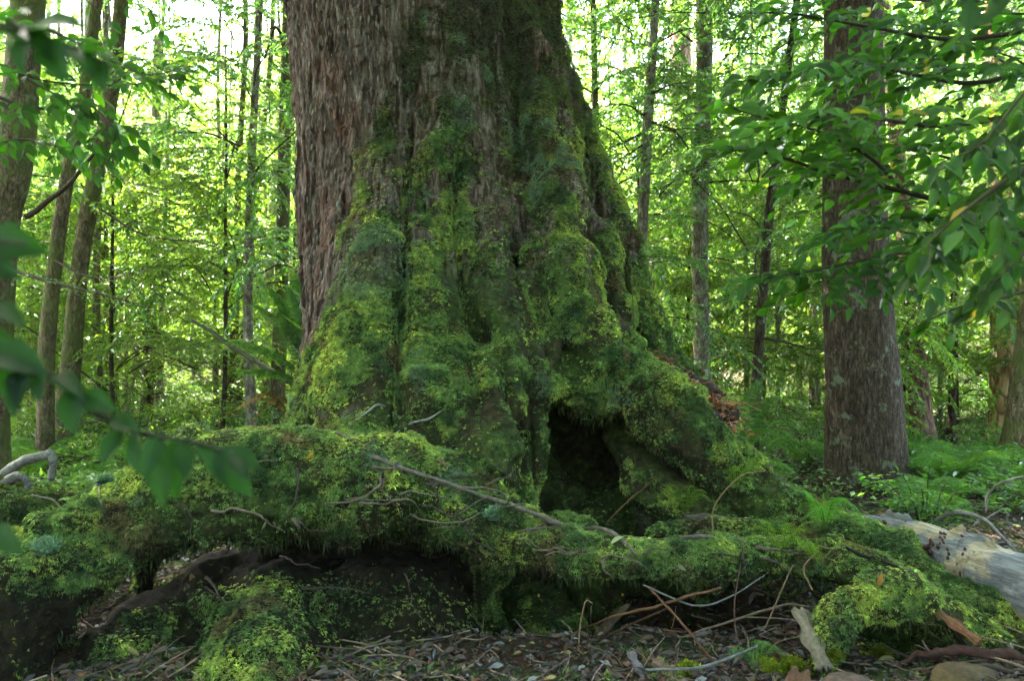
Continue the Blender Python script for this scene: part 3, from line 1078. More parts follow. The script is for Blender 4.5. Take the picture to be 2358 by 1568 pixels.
def trunk_mesh(name, pts, mat, r, ns=14, flare=1.5, rough=.06, origin=(0, 0, 0), nseg=46):
    P = smooth_path(pts, nseg)
    c = np.linalg.norm(P[:, :3] - P[0, :3], axis=1)
    R = P[:, 3] * (1 + (flare - 1) * np.exp(-c / (P[0, 3] * 2.6)))
    th = np.arange(ns) * 2 * pi / ns
    Q = np.stack([np.cos(th)[None] * 1.5 + 0 * c[:, None], np.sin(th)[None] * 1.5 + 0 * c[:, None], c[:, None] * 1.1 + 0 * th[None]], -1).reshape(-1, 3)
    n = fbm(Q + r.random(3) * 50, 1.0, 3, 3).reshape(len(P), ns)
    star = np.cos(th * 4 + r.random() * 6)[None] * np.exp(-c / (P[0, 3] * 2.0))[:, None] * .22 * (flare > 1.2)
    RR = R[:, None] * (1 + rough * 2 * n + star)
    V, F, _ = tube(P[:, :3], RR, ns, False)
    mb = MB()
    mb.add(V, F)
    return mb.mesh(name, mat, True, origin)


GL = [np.array([.085, .150, .018]), np.array([.065, .135, .022]), np.array([.115, .175, .018]), np.array([.055, .120, .030])]
crown_near = [make_crown('crown', 200 + i, h, h0, reach, nb, .068, .017, .07, .75, GL[i % 4] * 1.5)
              for i, (h, h0, reach, nb) in enumerate([(5.2, .9, 1.7, 32), (6.5, 1.4, 2.0, 36), (3.8, .5, 1.5, 28), (7.0, 2.0, 2.2, 38)])]
crown_far = [make_crown('crown', 300 + i, h, h0, reach, nb, .12, .038, .12, 1.1, [np.array([.15, .24, .03]), np.array([.11, .21, .035]), np.array([.19, .25, .04])][i])
             for i, (h, h0, reach, nb) in enumerate([(6.5, .6, 2.4, 38), (8.0, 1.2, 2.8, 44), (5.0, .3, 2.2, 34)])]
crown_high = make_crown('crown', 400, 8.0, 3.6, 2.3, 34, .066, .02, .08, .6, GL[1] * 1.3)


def plain_trunk(seed, h, rad, mat):
    r = np.random.default_rng(seed)
    x = np.cumsum(r.normal(0, .06 * h / 6, 6))
    y = np.cumsum(r.normal(0, .06 * h / 6, 6))
    x -= x[0]
    y -= y[0]
    z = np.linspace(-.15, h, 6)
    R = np.linspace(rad, rad * .35, 6)
    return trunk_mesh('trunk', np.stack([x * .5, y * .5, z, R], 1), mat, r, 9, 1.4, .05, nseg=24)


tr_near = [plain_trunk(500, 5.3, .035, B_GREY), plain_trunk(501, 6.6, .05, B_MOSSY), plain_trunk(502, 4.1, .028, B_BROWN), plain_trunk(503, 7.6, .055, B_GREY)]
tr_far = [plain_trunk(510, 9.2, .07, B_GREY), plain_trunk(511, 12.3, .10, B_PALE), plain_trunk(512, 7.2, .05, B_MOSSY)]


NAMED = []


def where(x, y):
    """which singled-out tree this one stands nearest to, seen along the line of sight"""
    a = x / y
    best_ = min(NAMED, key=lambda n: abs(n[1] - a))
    d = a - best_[1]
    rel = 'straight behind' if abs(d) < .012 else ('just right of' if 0 < d < .05 else 'just left of' if -.05 < d < 0 else 'well right of' if d > 0 else 'well left of')
    return rel + ' the ' + best_[0]


def place_tree(tm, cm, x, y, s, rz, label, group, name='understory_tree', cat='tree'):
    t = thing(name, label, cat, (x, y, float(gz(x, y)[0]) - .02), rz, group)
    t.scale = (s, s, s)
    a = bpy.data.objects.new('trunk', tm)
    link(a, t)
    b = bpy.data.objects.new('crown', cm)
    link(b, t)
    return t


# trees one can tell apart, each standing where the photograph shows it: trunk line read as (px, py, distance, radius)
def own_tree(short, label, pts, mat, crown=None, cs=1.0, flare=1.5, ns=20, rough=.05, name='tree', boughs=(), crown_z=0.0, seed=1):
    P = px3(*pts)
    y0 = P[-1][1]
    base = np.array(P[-1])
    P = P[::-1]
    g = float(gz(base[0], base[1])[0])
    if base[2] > g - .1:
        P = [(base[0], base[1], g - .15, base[3] * 1.03)] + P
    # carry the trunk on above the frame
    a, b = np.array(P[-2]), np.array(P[-1])
    d = (b - a)[:3] / max(.2, np.linalg.norm((b - a)[:3]))
    top = b.copy()
    top[:3] += d * 3.5
    top[3] *= .75
    P = P + [tuple(top)]
    r = np.random.default_rng(seed)
    org = (base[0], base[1], g)
    t = thing(name, label, 'tree', org)
    NAMED.append((short, org[0] / org[1]))
    o = bpy.data.objects.new('trunk', trunk_mesh('trunk', P, mat, r, ns, flare, rough, org, 90))
    link(o, t)
    for q, (bp, rr, leafy) in enumerate(boughs):
        mb = MB()
        B = np.array(px3(*[(*x, 0) for x in bp]))[:, :3]
        if leafy:
            shoot(mb, B, rr, .09, leafy, .05, .028, r, green=GL[q % 4])
        else:
            SP = smooth_path(B, 16)
            add_tube(mb, SP + r.normal(0, .004, SP.shape), np.linspace(rr, rr * .3, 16), 6, (.05, .035, .022), 1, False)
        mb.build('branch', [M_LEAF, M_TWIG], t, smooth=not leafy, origin=org)
    if crown is not None:
        o = bpy.data.objects.new('crown', crown)
        link(o, t)
        o.location = (0, 0, crown_z)
        o.rotation_euler = (0, 0, seed * 1.3)
        o.scale = (cs, cs, cs)
    return t


own_tree('left-edge tree', 'stout lichen-grey tree cut by the left edge, thickest trunk on that side', ((70, -60, 6.2, .12), (52, 150, 6.2, .125), (32, 380, 6.2, .13), (4, 520, 6.2, .12), (-10, 760, 6.2, .12), (-30, 1000, 6.2, .14)), B_MOSSY,
         None, 1, seed=11, boughs=((((60, 500, 6.1), (150, 430, 6.0), (215, 355, 5.9), (225, 320, 5.9)), .022, 0), (((20, 620, 6.1), (120, 650, 5.8), (280, 690, 5.6), (360, 720, 5.5)), .014, .35)))
own_tree('first leaning tree', 'slim brown tree leaning right, moss on its lower trunk, nearest the stout left-edge tree', ((215, 60, 7.3, .05), (190, 250, 7.3, .053), (160, 380, 7.3, .060), (132, 560, 7.3, .065), (108, 800, 7.3, .07), (104, 1000, 7.3, .075), (100, 1080, 7.3, .08)), B_MOSSY, None, .9, seed=12,
         boughs=((((125, 600, 7.2), (220, 640, 7.0), (330, 620, 6.8), (420, 560, 6.6)), .012, .4),))
own_tree('second leaning tree', 'slim grey-brown tree leaning right, second of the leaning pair at left', ((283, -40, 7.9, .065), (265, 150, 7.9, .068), (238, 320, 7.9, .072), (205, 480, 7.9, .078), (180, 650, 7.9, .08), (162, 850, 7.9, .095), (140, 1040, 7.9, .10)), B_MOSSY, None, 1.1, seed=13,
         boughs=((((230, 480, 7.8), (330, 540, 7.4), (470, 560, 7.0), (560, 600, 6.8)), .013, .5), (((215, 380, 7.8), (300, 420, 7.5), (420, 440, 7.0)), .010, .3)))
own_tree('crooked-branched trunk', 'tall grey trunk just left of the giant tree with bare crooked side branch', ((668, -40, 9.6, .075), (662, 120, 9.6, .075), (655, 350, 9.6, .08), (648, 640, 9.6, .08), (640, 900, 9.6, .085), (640, 1010, 9.6, .09)), B_MOSSY, None, 1, seed=14,
         boughs=((((655, 120, 9.5), (635, 60, 9.4), (610, 130, 9.3), (600, 110, 9.3)), .022, 0), (((655, 600, 9.4), (560, 640, 9.0), (450, 590, 8.6), (370, 640, 8.2)), .014, .5)))
own_tree('pale fern-side trunk', 'pale trunk standing behind the tree fern fronds', ((640, 350, 12, .07), (625, 520, 12, .07), (617, 700, 12, .075), (615, 960, 12, .08)), B_PALE, seed=15, ns=12)
own_tree('dim brown trunk', 'dim brown trunk close against the bark of the giant tree', ((700, 250, 13, .075), (688, 480, 13, .08), (684, 700, 13, .085), (680, 960, 13, .09)), B_BROWN, seed=16, ns=12)
own_tree('broad far trunk', 'broad grey-brown far trunk in the left wood beside a white stem', ((350, 600, 12.5, .08), (345, 800, 12.5, .1), (338, 990, 12.5, .11)), B_GREY, seed=17, ns=12)
own_tree('white stem', 'thin white stem in the left wood', ((372, 700, 11.5, .03), (366, 850, 11.5, .035), (357, 990, 11.5, .04)), B_PALE, seed=18, ns=10)
own_tree('tilted pale stem', 'thin pale stem tilted left of the white one in the left wood', ((318, 780, 12, .025), (308, 860, 12, .03), (290, 960, 12, .035)), B_PALE, seed=19, ns=10)
own_tree('lichen-flecked tree', 'lichen-flecked grey tree right of the giant, straight up to the frame top', ((1622, -40, 8.6, .088), (1620, 200, 8.6, .088), (1612, 420, 8.6, .086), (1612, 640, 8.6, .088), (1616, 860, 8.6, .092), (1620, 1000, 8.6, .10)), B_GREY, crown_high, 1, seed=21,
         boughs=((((1625, 420, 8.5), (1700, 415, 8.3), (1780, 420, 8.2), (1840, 440, 8.1)), .012, .4), (((1610, 290, 8.5), (1540, 240, 8.3), (1460, 245, 8.0)), .01, .4)))
own_tree('arching sapling', 'thin sapling trunk with many arching branches beside the giant tree', ((1512, -60, 7.8, .038), (1503, 100, 7.8, .042), (1492, 260, 7.8, .05), (1484, 420, 7.8, .052), (1474, 640, 7.8, .055), (1475, 900, 7.8, .06)), B_GREY, crown_near[3], .9, seed=22,
         boughs=((((1490, 270, 7.8), (1440, 240, 7.6), (1380, 245, 7.4)), .014, .4), (((1490, 300, 7.8), (1430, 330, 7.6), (1370, 350, 7.4)), .013, .3), (((1484, 330, 7.8), (1430, 365, 7.6), (1385, 385, 7.5)), .012, .3),
                 (((1492, 280, 7.8), (1550, 300, 7.6), (1590, 350, 7.5), (1620, 400, 7.3)), .014, .3), (((1490, 220, 7.8), (1560, 190, 7.5), (1640, 200, 7.2)), .013, .5)), crown_z=-.4)
own_tree('thin brown trunk', 'thin brown trunk leaning left of the thick right-hand tree', ((1795, 300, 7.6, .035), (1778, 430, 7.6, .04), (1760, 620, 7.6, .045), (1745, 820, 7.6, .048), (1735, 985, 7.6, .055)), B_BROWN, crown_near[1], .8, seed=23,
         boughs=((((1755, 780, 7.5), (1800, 785, 7.3), (1850, 800, 7.1), (1900, 805, 6.9)), .014, 0), (((1765, 560, 7.5), (1730, 500, 7.3), (1640, 480, 7.1)), .012, .35)), crown_z=.6)
own_tree('thick dark tree', 'thick straight dark-barked tree right of the giant, lichen on its right side', ((1962, -60, 6.6, .225), (1965, 200, 6.6, .232), (1967, 450, 6.6, .245), (1974, 700, 6.6, .265), (1986, 900, 6.6, .285), (1992, 1050, 6.6, .30), (1996, 1170, 6.6, .31)), B_BROWN, crown_high, 1.2, seed=24, ns=48, rough=.03, flare=1.12)
own_tree('pale rough trunk', 'pale rough far trunk seen just right of the giant roots', ((1568, 200, 14, .19), (1572, 480, 14, .19), (1576, 860, 14, .2)), B_PINK, seed=25, ns=14)
own_tree('orange-barked tree', 'sunlit orange-barked tree with peeling flakes near the right edge', ((2285, -60, 10, .12), (2290, 200, 10, .125), (2303, 500, 10, .13), (2310, 800, 10, .135), (2312, 980, 10, .15)), B_ORANGE, seed=26, ns=24, rough=.12)
own_tree('pinkish trunk', 'pinkish flaky trunk between thick dark tree and sunlit orange tree', ((2085, 560, 9.3, .09), (2105, 780, 9.3, .1), (2120, 950, 9.3, .11), (2135, 1080, 9.3, .13)), B_PINK, crown_near[0], .7, seed=27, ns=20, rough=.09)
own_tree('swollen mossy tree', 'mossy brown tree with swollen base cut by the right edge', ((2392, 60, 7.4, .08), (2384, 400, 7.4, .09), (2376, 760, 7.4, .12), (2370, 950, 7.4, .17), (2366, 1120, 7.4, .26), (2364, 1230, 7.4, .34)), B_MOSSY, crown_high, 1, seed=28, ns=28, rough=.10)
own_tree('mottled stem', 'thin white mottled stem just left of thick dark tree', ((1868, 500, 11.5, .035), (1878, 800, 11.5, .04), (1886, 1060, 11.5, .05)), B_PALE, seed=29, ns=10)
own_tree('thin shrub-side stem', 'thin brown stem behind the right-hand shrub branches', ((2215, 300, 9.5, .03), (2200, 600, 9.5, .04), (2190, 1000, 9.5, .05)), B_BROWN, crown_near[1], .7, seed=30, ns=10)

# the leafy wood behind: left, middle and right
r = np.random.default_rng(33)


def spread(n, pxa, pxb, ya, yb, mind, seed, avoid=()):
    q = np.random.default_rng(seed)
    out = []
    for _ in range(n * 30):
        if len(out) >= n:
            break
        y = ya + (yb - ya) * q.random() ** .8
        px = q.uniform(pxa, pxb)
        x = (px - PW / 2) / FPX * y
        if y < 10.6 and any(abs(px - k) < 75 for k in (2305, 2115, 1615)):
            continue
        if all((x - a) ** 2 + (y - b) ** 2 > mind ** 2 for a, b in out):
            out.append((x, y))
    return out


GRP = {'left': ('leafy young trees in the wood left of the giant tree', 'young leafy tree standing in the green wood left of the giant tree'),
       'right': ('leafy young trees in the wood right of the giant tree', 'young leafy tree standing in the green wood right of the giant tree'),
       'farleft': ('tall far trees left of the giant tree', 'tall bright-leaved tree far back in the wood left of the giant tree'),
       'farright': ('tall far trees right of the giant tree', 'tall tree far back in the wood right of the giant tree')}
for zone, n, a, b, y0, y1, md, sd_ in (('left', 26, -350, 760, 8.0, 14, .9, 71), ('right', 28, 1330, 2650, 8.2, 14, .9, 72)):
    for (x, y) in spread(n, a, b, y0, y1, md, sd_):
        k = int(r.choice([0, 1, 2, 2, 0, 3]))
        lb = ['leafy young tree', 'slim leafy tree', 'bushy yellow-leaved young tree', 'slim dark-leaved tree'][k]
        place_tree(tr_near[k], crown_near[k], x, y, r.uniform(.8, 1.2), r.uniform(0, 6.28), lb + ' ' + where(x, y), GRP[zone][0])
for zone, n, a, b, y0, y1, md, sd_ in (('farleft', 24, -350, 1000, 14.5, 30, 1.5, 73), ('farright', 26, 1250, 2700, 14.5, 30, 1.5, 74)):
    for (x, y) in spread(n, a, b, y0, y1, md, sd_):
        k = int(r.integers(0, 3))
        lb = ['far-back tree', 'tall far-back tree', 'far-back bright bushy tree'][k]
        place_tree(tr_far[k], crown_far[k], x, y, r.uniform(.8, 1.15), r.uniform(0, 6.28), lb + ' ' + where(x, y), GRP[zone][0], 'forest_tree')

# slender bare stems one sees between the leaves
stems = [plain_trunk(520 + i, 9.0, rr, mt) for i, (rr, mt) in enumerate([(.035, B_PALE), (.05, B_GREY), (.04, B_BROWN), (.06, B_MOSSY)])]
for zone, n, a, b, y0, y1, sd_ in (('left', 30, 60, 690, 9.5, 19, 81), ('right', 18, 1500, 2330, 10, 20, 82)):
    for (x, y) in spread(n, a, b, y0, y1, .35, sd_):
        k = int(r.integers(0, 4))
        t = bpy.data.objects.new('slender_trunk', stems[k])
        link(t)
        t.location = (x, y, float(gz(x, y)[0]))
        t.rotation_euler = (r.normal(0, .03), r.normal(0, .03), r.uniform(0, 6))
        tag(t, ['slender pale pole', 'slender grey pole', 'slender brown pole', 'slender mossy pole'][k] + (' near, ' if y < 13 else ' far back, ') + where(x, y), 'tree', 'slender bare poles %s of the giant tree' % zone)

# low leafy bushes on the floor of the wood
bush = [make_crown('foliage', 600 + i, h, .05, rc, nb, .055, .02, .06, .3, GL[(i + 2) % 4] * 1.6) for i, (h, rc, nb) in enumerate([(1.0, .8, 22), (.7, .7, 16), (1.4, .8, 26)])]
for zone, n, a, b, y0, y1, sd_ in (('left', 26, -150, 740, 6.9, 13, 91), ('right', 34, 1500, 2600, 6.8, 13, 92)):
    for (x, y) in spread(n, a, b, y0, y1, .45, sd_):
        k = int(r.integers(0, 3))
        t = bpy.data.objects.new('low_bush', bush[k])
        link(t)
        s = r.uniform(.6, 1.1)
        t.location = (x, y, float(gz(x, y)[0]))
        t.scale = (s, s, s)
        t.rotation_euler = (0, 0, r.uniform(0, 6))
        tag(t, ['leafy floor bush', 'small low floor bush', 'taller leafy floor bush'][k] + (' near, ' if y < 9 else ' farther back, ') + where(x, y), 'bush', 'low bushes on the floor %s of the giant tree' % zone)

# far-off wood as one mass
mb = MB()
q = np.random.default_rng(77)
n = 105000
y = 30 + 35 * q.random(n) ** .8
x = q.uniform(-.95, .95, n) * y
htop = np.where(x / y < -.16, 24, 25)
gzv = gz(x, y)
zt = q.random(n) ** .85
z = gzv + zt * htop * (.75 + .35 * fbm(np.stack([x, y, 0 * x], 1), .12, 2, 5))
base = np.stack([x, y, z], 1)
base += norm(q.normal(size=(n, 3))) * .4
L = q.uniform(.3, .6, n)
cl = np.array([.19, .27, .05]) * np.exp(q.normal(0, .3, (n, 1))) * np.exp(.5 * fbm(base, .35, 2, 6))[:, None]
leaves(mb, base, q.normal(size=(n, 3)) * np.array([1, 1, .5]), q.normal(size=(n, 3)) + np.array([0, 0, .8]), L, L * .45, cl)
# unseen wood added behind and beside the viewer to block light from there
n2 = 42000
an = q.uniform(pi * .92, pi * 2.08, n2)
rd = 6 + 22 * q.random(n2)
x, y = rd * np.cos(an) * 1.1, 1.0 + rd * np.sin(an)
base = np.stack([x, y, gz(x, y) + 15 * q.random(n2) ** .9], 1) + q.normal(0, .3, (n2, 3))
L = q.uniform(.3, .6, n2)
leaves(mb, base, q.normal(size=(n2, 3)) * np.array([1, 1, .5]), q.normal(size=(n2, 3)) + np.array([0, 0, .8]), L, L * .45, GREEN * np.exp(q.normal(0, .3, (n2, 1))))
for k in range(150):
    yy = 30 + 34 * q.random()
    xx = q.uniform(-.9, .9) * yy
    hh = q.uniform(10, 16)
    add_tube(mb, np.array([[xx, yy, -1], [xx + q.normal(0, .3), yy, hh * .5], [xx + q.normal(0, .6), yy, hh]]), [.2, .15, .06], 6, np.array([.2, .16, .12]) * q.uniform(.5, 1.5), 1, False)
o = mb.build('distant_forest', [M_LEAF, M_TWIG], smooth=False)
tag(o, kind='stuff')

# unseen crown of the giant tree, placed and shaped to shade the foreground
mb = MB()
q = np.random.default_rng(78)
nc = 1900
ang = q.uniform(0, 2 * pi, nc)
rad = 9.5 * np.sqrt(q.random(nc))
cx, cyy = -2.6 + rad * np.cos(ang) * 1.1, 2.8 + rad * np.sin(ang) * 1.12
cx[:330], cyy[:330] = q.normal(-4.9, 2.2, 330), q.normal(6.8, 1.7, 330)  # extra clumps in the sun's path, added to block sun patches on the roots
cz = q.uniform(7.6, 11.5, nc)
per = 110
cc = np.repeat(np.stack([cx, cyy, cz], 1), per, 0) + q.normal(0, 1, (nc * per, 3)) * np.array([.55, .55, .22])
keep = cc[:, 2] > 1.6 + .43 * np.maximum(cc[:, 1], 0)
cc = cc[keep]
L = q.uniform(.09, .17, len(cc))
leaves(mb, cc, q.normal(size=(len(cc), 3)) * np.array([1, 1, .4]), q.normal(size=(len(cc), 3)) * .5 + np.array([0, 0, 1.0]), L, L * .5, GREEN * np.exp(q.normal(0, .2, (len(cc), 1))))
for k in range(26):
    j = k * 20
    a = np.array([-.7, 5.25, q.uniform(6.5, 12)])
    b = np.array([cx[j], cyy[j], cz[j]])
    m = (a + b) / 2 + np.array([0, 0, .6])
    add_tube(mb, smooth_path([a, m, b], 12), np.linspace(.16, .03, 12), 8, (.08, .06, .045), 1, False)
mb.build('crown', [M_LEAF, M_TWIG], giant, smooth=False, origin=OR)
# ------------------------------------------------------------------ finding the surface of the roots and of the ground
from mathutils.bvhtree import BVHTree
BVH = BVHTree.FromPolygons([tuple(v) for v in TV.tolist()], TQ.tolist(), all_triangles=False)
CAMP = np.array([0, 0, CAMZ])


def surf(px, py, lift=.0, far=9.0):
    """where the line of sight through a place in the photograph meets the roots, else the ground"""
    d = norm(at(px, py, 1.0) - CAMP)
    h = BVH.ray_cast(Vector(CAMP), Vector(d), far)
    tt = np.arange(1.5, far, .02)
    qq = CAMP + d * tt[:, None]
    below = qq[:, 2] < gz(qq[:, 0], qq[:, 1]) if d[2] < 0 else np.zeros(len(tt), bool)
    tg = tt[np.argmax(below)] if below.any() else None
    if h[0] is not None and (tg is None or h[3] < tg):
        return np.array(h[0]) + np.array(h[1]) * lift, np.array(h[1])
    q = CAMP + d * (tg or far)
    return q + np.array([0, 0, lift]), np.array([0, 0, 1.0])


def wood_piece(name, label, cat, pts, R, col, ns=7, nseg=26, rough=.12, mat=None, group=None, seed=0, forks=()):
    col = np.array(col) * .42
    r = np.random.default_rng(seed + 900)
    mb = MB()
    P = smooth_path(np.array(pts), nseg)
    c = np.linspace(0, 1, nseg)
    RR = np.interp(c, np.linspace(0, 1, len(R)), R)
    th = np.arange(ns) * 2 * pi / ns
    nn = fbm(np.stack([np.cos(th)[None] + 0 * c[:, None], np.sin(th)[None] + 0 * c[:, None], c[:, None] * 9 + 0 * th[None]], -1).reshape(-1, 3) + seed, 1.6, 2, seed).reshape(nseg, ns)
    wob = fbm(np.stack([c * 7 + seed, c * 0, c * 0], 1), 1, 2, seed)[:, None] * np.mean(RR) * 1.2
    P = P + wob * r.normal(0, 1, 3) * .9
    V, F, G = tube(P, RR[:, None] * (1 + nn * rough * 2), ns, True)
    cols = np.array(col) * np.exp(r.normal(0, .18, (len(V), 1)))
    n0 = mb.n
    mb.add(V, F, cols)
    mb.f.append(G.astype(np.int64) + n0)
    mb.m.append(np.zeros(len(G), dtype=np.int32))
    for fp, fr in forks:
        add_tube(mb, smooth_path(np.array(fp), 8), np.linspace(fr, fr * .4, 8), 5, col)
    org = P[0]
    o = mb.build(name, mat or M_WOOD, None, True, org, org)
    return tag(o, label, cat, group)


M_WOOD = attr_mat("dead_wood", .85, 55, .004, .2, (1, 1, 1), .4)
M_LOG = None


# ---- leafy branches hanging into the frame from trees beside the viewer
def bough(label, path, rad, twl, leafL, seed, step=.020, tstep=.038, droop=.3, green=(.027, .078, .011), yellow=.012, extra=(), start=.1, hang=.12, var=.3, group=None):
    r = np.random.default_rng(seed)
    pts = np.array([at(*p) for p in path])
    org = pts[0].copy()
    t = thing('leafy_branch', label, 'branch', org, 0, group)
    mbl, mbt = MB(), MB()

    class Two:
        n = 0

        def add(self, v, f, col, mat=0):
            (mbt if mat else mbl).add(v, f, col, 0)

    def run(pp, rd, tl):
        mb = MB()
        shoot(mb, pp, rd, tstep, tl, leafL, step, r, LEAF_F, np.array(green), var, start, droop, (.05, .038, .022), 6, aspect=.48, yellow=yellow, hang=hang, nb_=(.1, -.75, .75))
        V = np.concatenate(mb.v)
        Cc = np.concatenate(mb.c)
        for f, m in zip(mb.f, mb.m):
            (mbt if m[0] else mbl).f.append((f, V, Cc))  # stems and leaves go to their own parts
    run(pts, rad, twl)
    for e in extra:
        run(np.array([at(*p) for p in e]), rad * .6, twl * .8)
    for name, src, mat, sm in (('stem', mbt, M_TWIG, True), ('leaves', mbl, M_LEAF_NEAR, True)):
        out = MB()
        for f, V, Cc in src.f:
            u, inv = np.unique(f.ravel(), return_inverse=True)
            out.add(V[u], inv.reshape(f.shape), Cc[u])
        out.build(name, mat, t, sm, org)
    return t


bough('uppermost leafy branch at the top right, leaves against the frame top', [(2420, 60, 2.3), (2200, 90, 2.25), (2000, 60, 2.2), (1820, 30, 2.15), (1700, 30, 2.1)], .008, .30, .058, 1,
      extra=[[(2380, -60, 2.4), (2150, 0, 2.35), (1950, -20, 2.3), (1800, -20, 2.3)]])
bough('dark branch crossing the thick right-hand tree under the frame top', [(2430, 140, 2.2), (2250, 190, 2.2), (2100, 170, 2.2), (1950, 140, 2.15), (1800, 170, 2.1), (1690, 190, 2.1)], .008, .32, .06, 2)
bough('long leafy branch reaching farthest left towards the grey tree', [(2420, 470, 2.3), (2240, 478, 2.3), (2080, 440, 2.25), (1900, 395, 2.2), (1760, 350, 2.1), (1640, 345, 2.05)], .011, .30, .062, 3, green=(.045, .115, .016),
      extra=[[(2080, 440, 2.25), (2000, 360, 2.2), (1880, 300, 2.15), (1720, 260, 2.1), (1630, 220, 2.1)]])
bough('leafy branch with bright green tips above the long one', [(2420, 250, 2.1), (2280, 275, 2.1), (2150, 290, 2.1), (2000, 270, 2.05), (1860, 270, 2.0), (1720, 300, 2.0)], .009, .28, .060, 4, green=(.05, .125, .018))
bough('drooping leafy branch across the middle of the thick right-hand tree', [(2430, 540, 2.2), (2300, 540, 2.15), (2150, 570, 2.1), (1980, 600, 2.05), (1830, 630, 2.0), (1720, 640, 2.0)], .008, .26, .060, 5, droop=.5,
      extra=[[(2420, 420, 2.0), (2280, 520, 1.95), (2130, 540, 1.95), (1980, 520, 1.95), (1850, 560, 1.95)]])
bough('dense dark branch at right edge with large hanging leaves', [(2480, 300, 1.7), (2370, 380, 1.65), (2280, 440, 1.6), (2180, 520, 1.6), (2120, 580, 1.6)], .008, .22, .062, 6, droop=.7, hang=.8, green=(.028, .07, .016),
      extra=[[(2480, 480, 1.7), (2380, 560, 1.65), (2300, 640, 1.6), (2240, 690, 1.6)], [(2480, 130, 1.7), (2370, 200, 1.7), (2260, 330, 1.65), (2150, 380, 1.65)]])
bough('sparse low shoot of leaves at the far right under the dense branch', [(2440, 640, 2.0), (2330, 680, 1.95), (2230, 700, 1.9), (2130, 740, 1.9), (2080, 770, 1.9)], .005, .10, .055, 7, step=.04, tstep=.16, droop=.7, hang=.6)
bough('short leafy branch filling the space between the long branches at right', [(2440, 350, 2.5), (2280, 380, 2.5), (2120, 350, 2.45), (1960, 340, 2.4), (1820, 420, 2.4)], .007, .34, .06, 12,
      extra=[[(2440, 200, 2.5), (2300, 120, 2.5), (2120, 110, 2.5), (1900, 200, 2.45)]])
bough('leafy branch at far right between the long branch and the dense dark one', [(2450, 620, 2.4), (2330, 560, 2.4), (2200, 520, 2.4), (2060, 500, 2.4), (1940, 540, 2.4)], .007, .30, .06, 13,
      extra=[[(2440, 40, 2.3), (2330, 30, 2.3), (2200, 40, 2.3), (2080, 100, 2.3)]])
bough('blurred large dark leaves at the top right corner', [(2480, -60, 1.0), (2350, -30, 1.0), (2240, -30, .98), (2140, -40, .95)], .006, .09, .062, 8, step=.04, tstep=.07, droop=.8, hang=.9, green=(.02, .05, .015))
bough('dark leafy branch in the top left corner reaching right', [(-60, 30, 2.0), (90, 60, 2.0), (200, 110, 2.0), (330, 170, 1.95), (440, 150, 1.95)], .006, .20, .05, 9,
      extra=[[(-60, 120, 2.1), (80, 180, 2.1), (220, 195, 2.1), (330, 190, 2.05), (430, 160, 2.0)]])
bough('leafy branch hanging down at left below the corner branch', [(-60, 200, 2.1), (80, 250, 2.1), (180, 230, 2.1), (260, 290, 2.05), (290, 370, 2.0)], .006, .20, .05, 10, droop=.5, hang=.5,
      extra=[[(-40, 330, 2.2), (60, 320, 2.2), (150, 340, 2.15), (220, 330, 2.1)], [(60, 180, 2.0), (170, 250, 2.0), (240, 380, 2.0)]])
bough('twig of dark leaves dangling from the frame top at left', [(230, -80, 2.0), (310, -20, 2.0), (350, 30, 2.0), (370, 70, 2.0)], .004, .10, .05, 11, step=.035, tstep=.09, droop=.6, hang=.8,
      extra=[[(150, -60, 2.0), (200, 0, 2.0), (270, 60, 2.0), (300, 60, 2.0)]])


def blurred_leaves(label, stem, ls, seed, rad=.003):
    """a near twig whose few large leaves hang one by one; ls = (px, py, px tip, py tip, distance)"""
    r = np.random.default_rng(seed)
    P = np.array([at(*p) for p in stem])
    org = P[0]
    t = thing('leafy_twig', label, 'twig', org)
    mb = MB()
    add_tube(mb, smooth_path(P, 20), np.linspace(rad, rad * .5, 20), 6, (.03, .035, .015))
    for a, b, c, d, y in ls:
        p = at(a, b, y)
        k = np.argmin(np.linalg.norm(P - p, axis=1))
        add_tube(mb, smooth_path([P[k], (P[k] + p) / 2 + [0, 0, .003], p], 5), .0012, 4, (.03, .04, .015))
    mb.build('stem', M_TWIG, t, True, org)
    B = np.array([at(a, b, y) for a, b, c, d, y in ls])
    T = np.array([at(c, d, y - .02) for a, b, c, d, y in ls])
    ml = MB()
    L = np.linalg.norm(T - B, axis=1)
    leaves(ml, B, T - B, np.array([0, -.75, .8]) + r.normal(0, .35, B.shape), L, L * r.uniform(.42, .55, len(L)), np.array([.012, .045, .010]) * np.exp(r.normal(0, .15, (len(L), 1))), LEAF_F)
    ml.build('leaves', M_LEAF_NEAR, t, True, org)


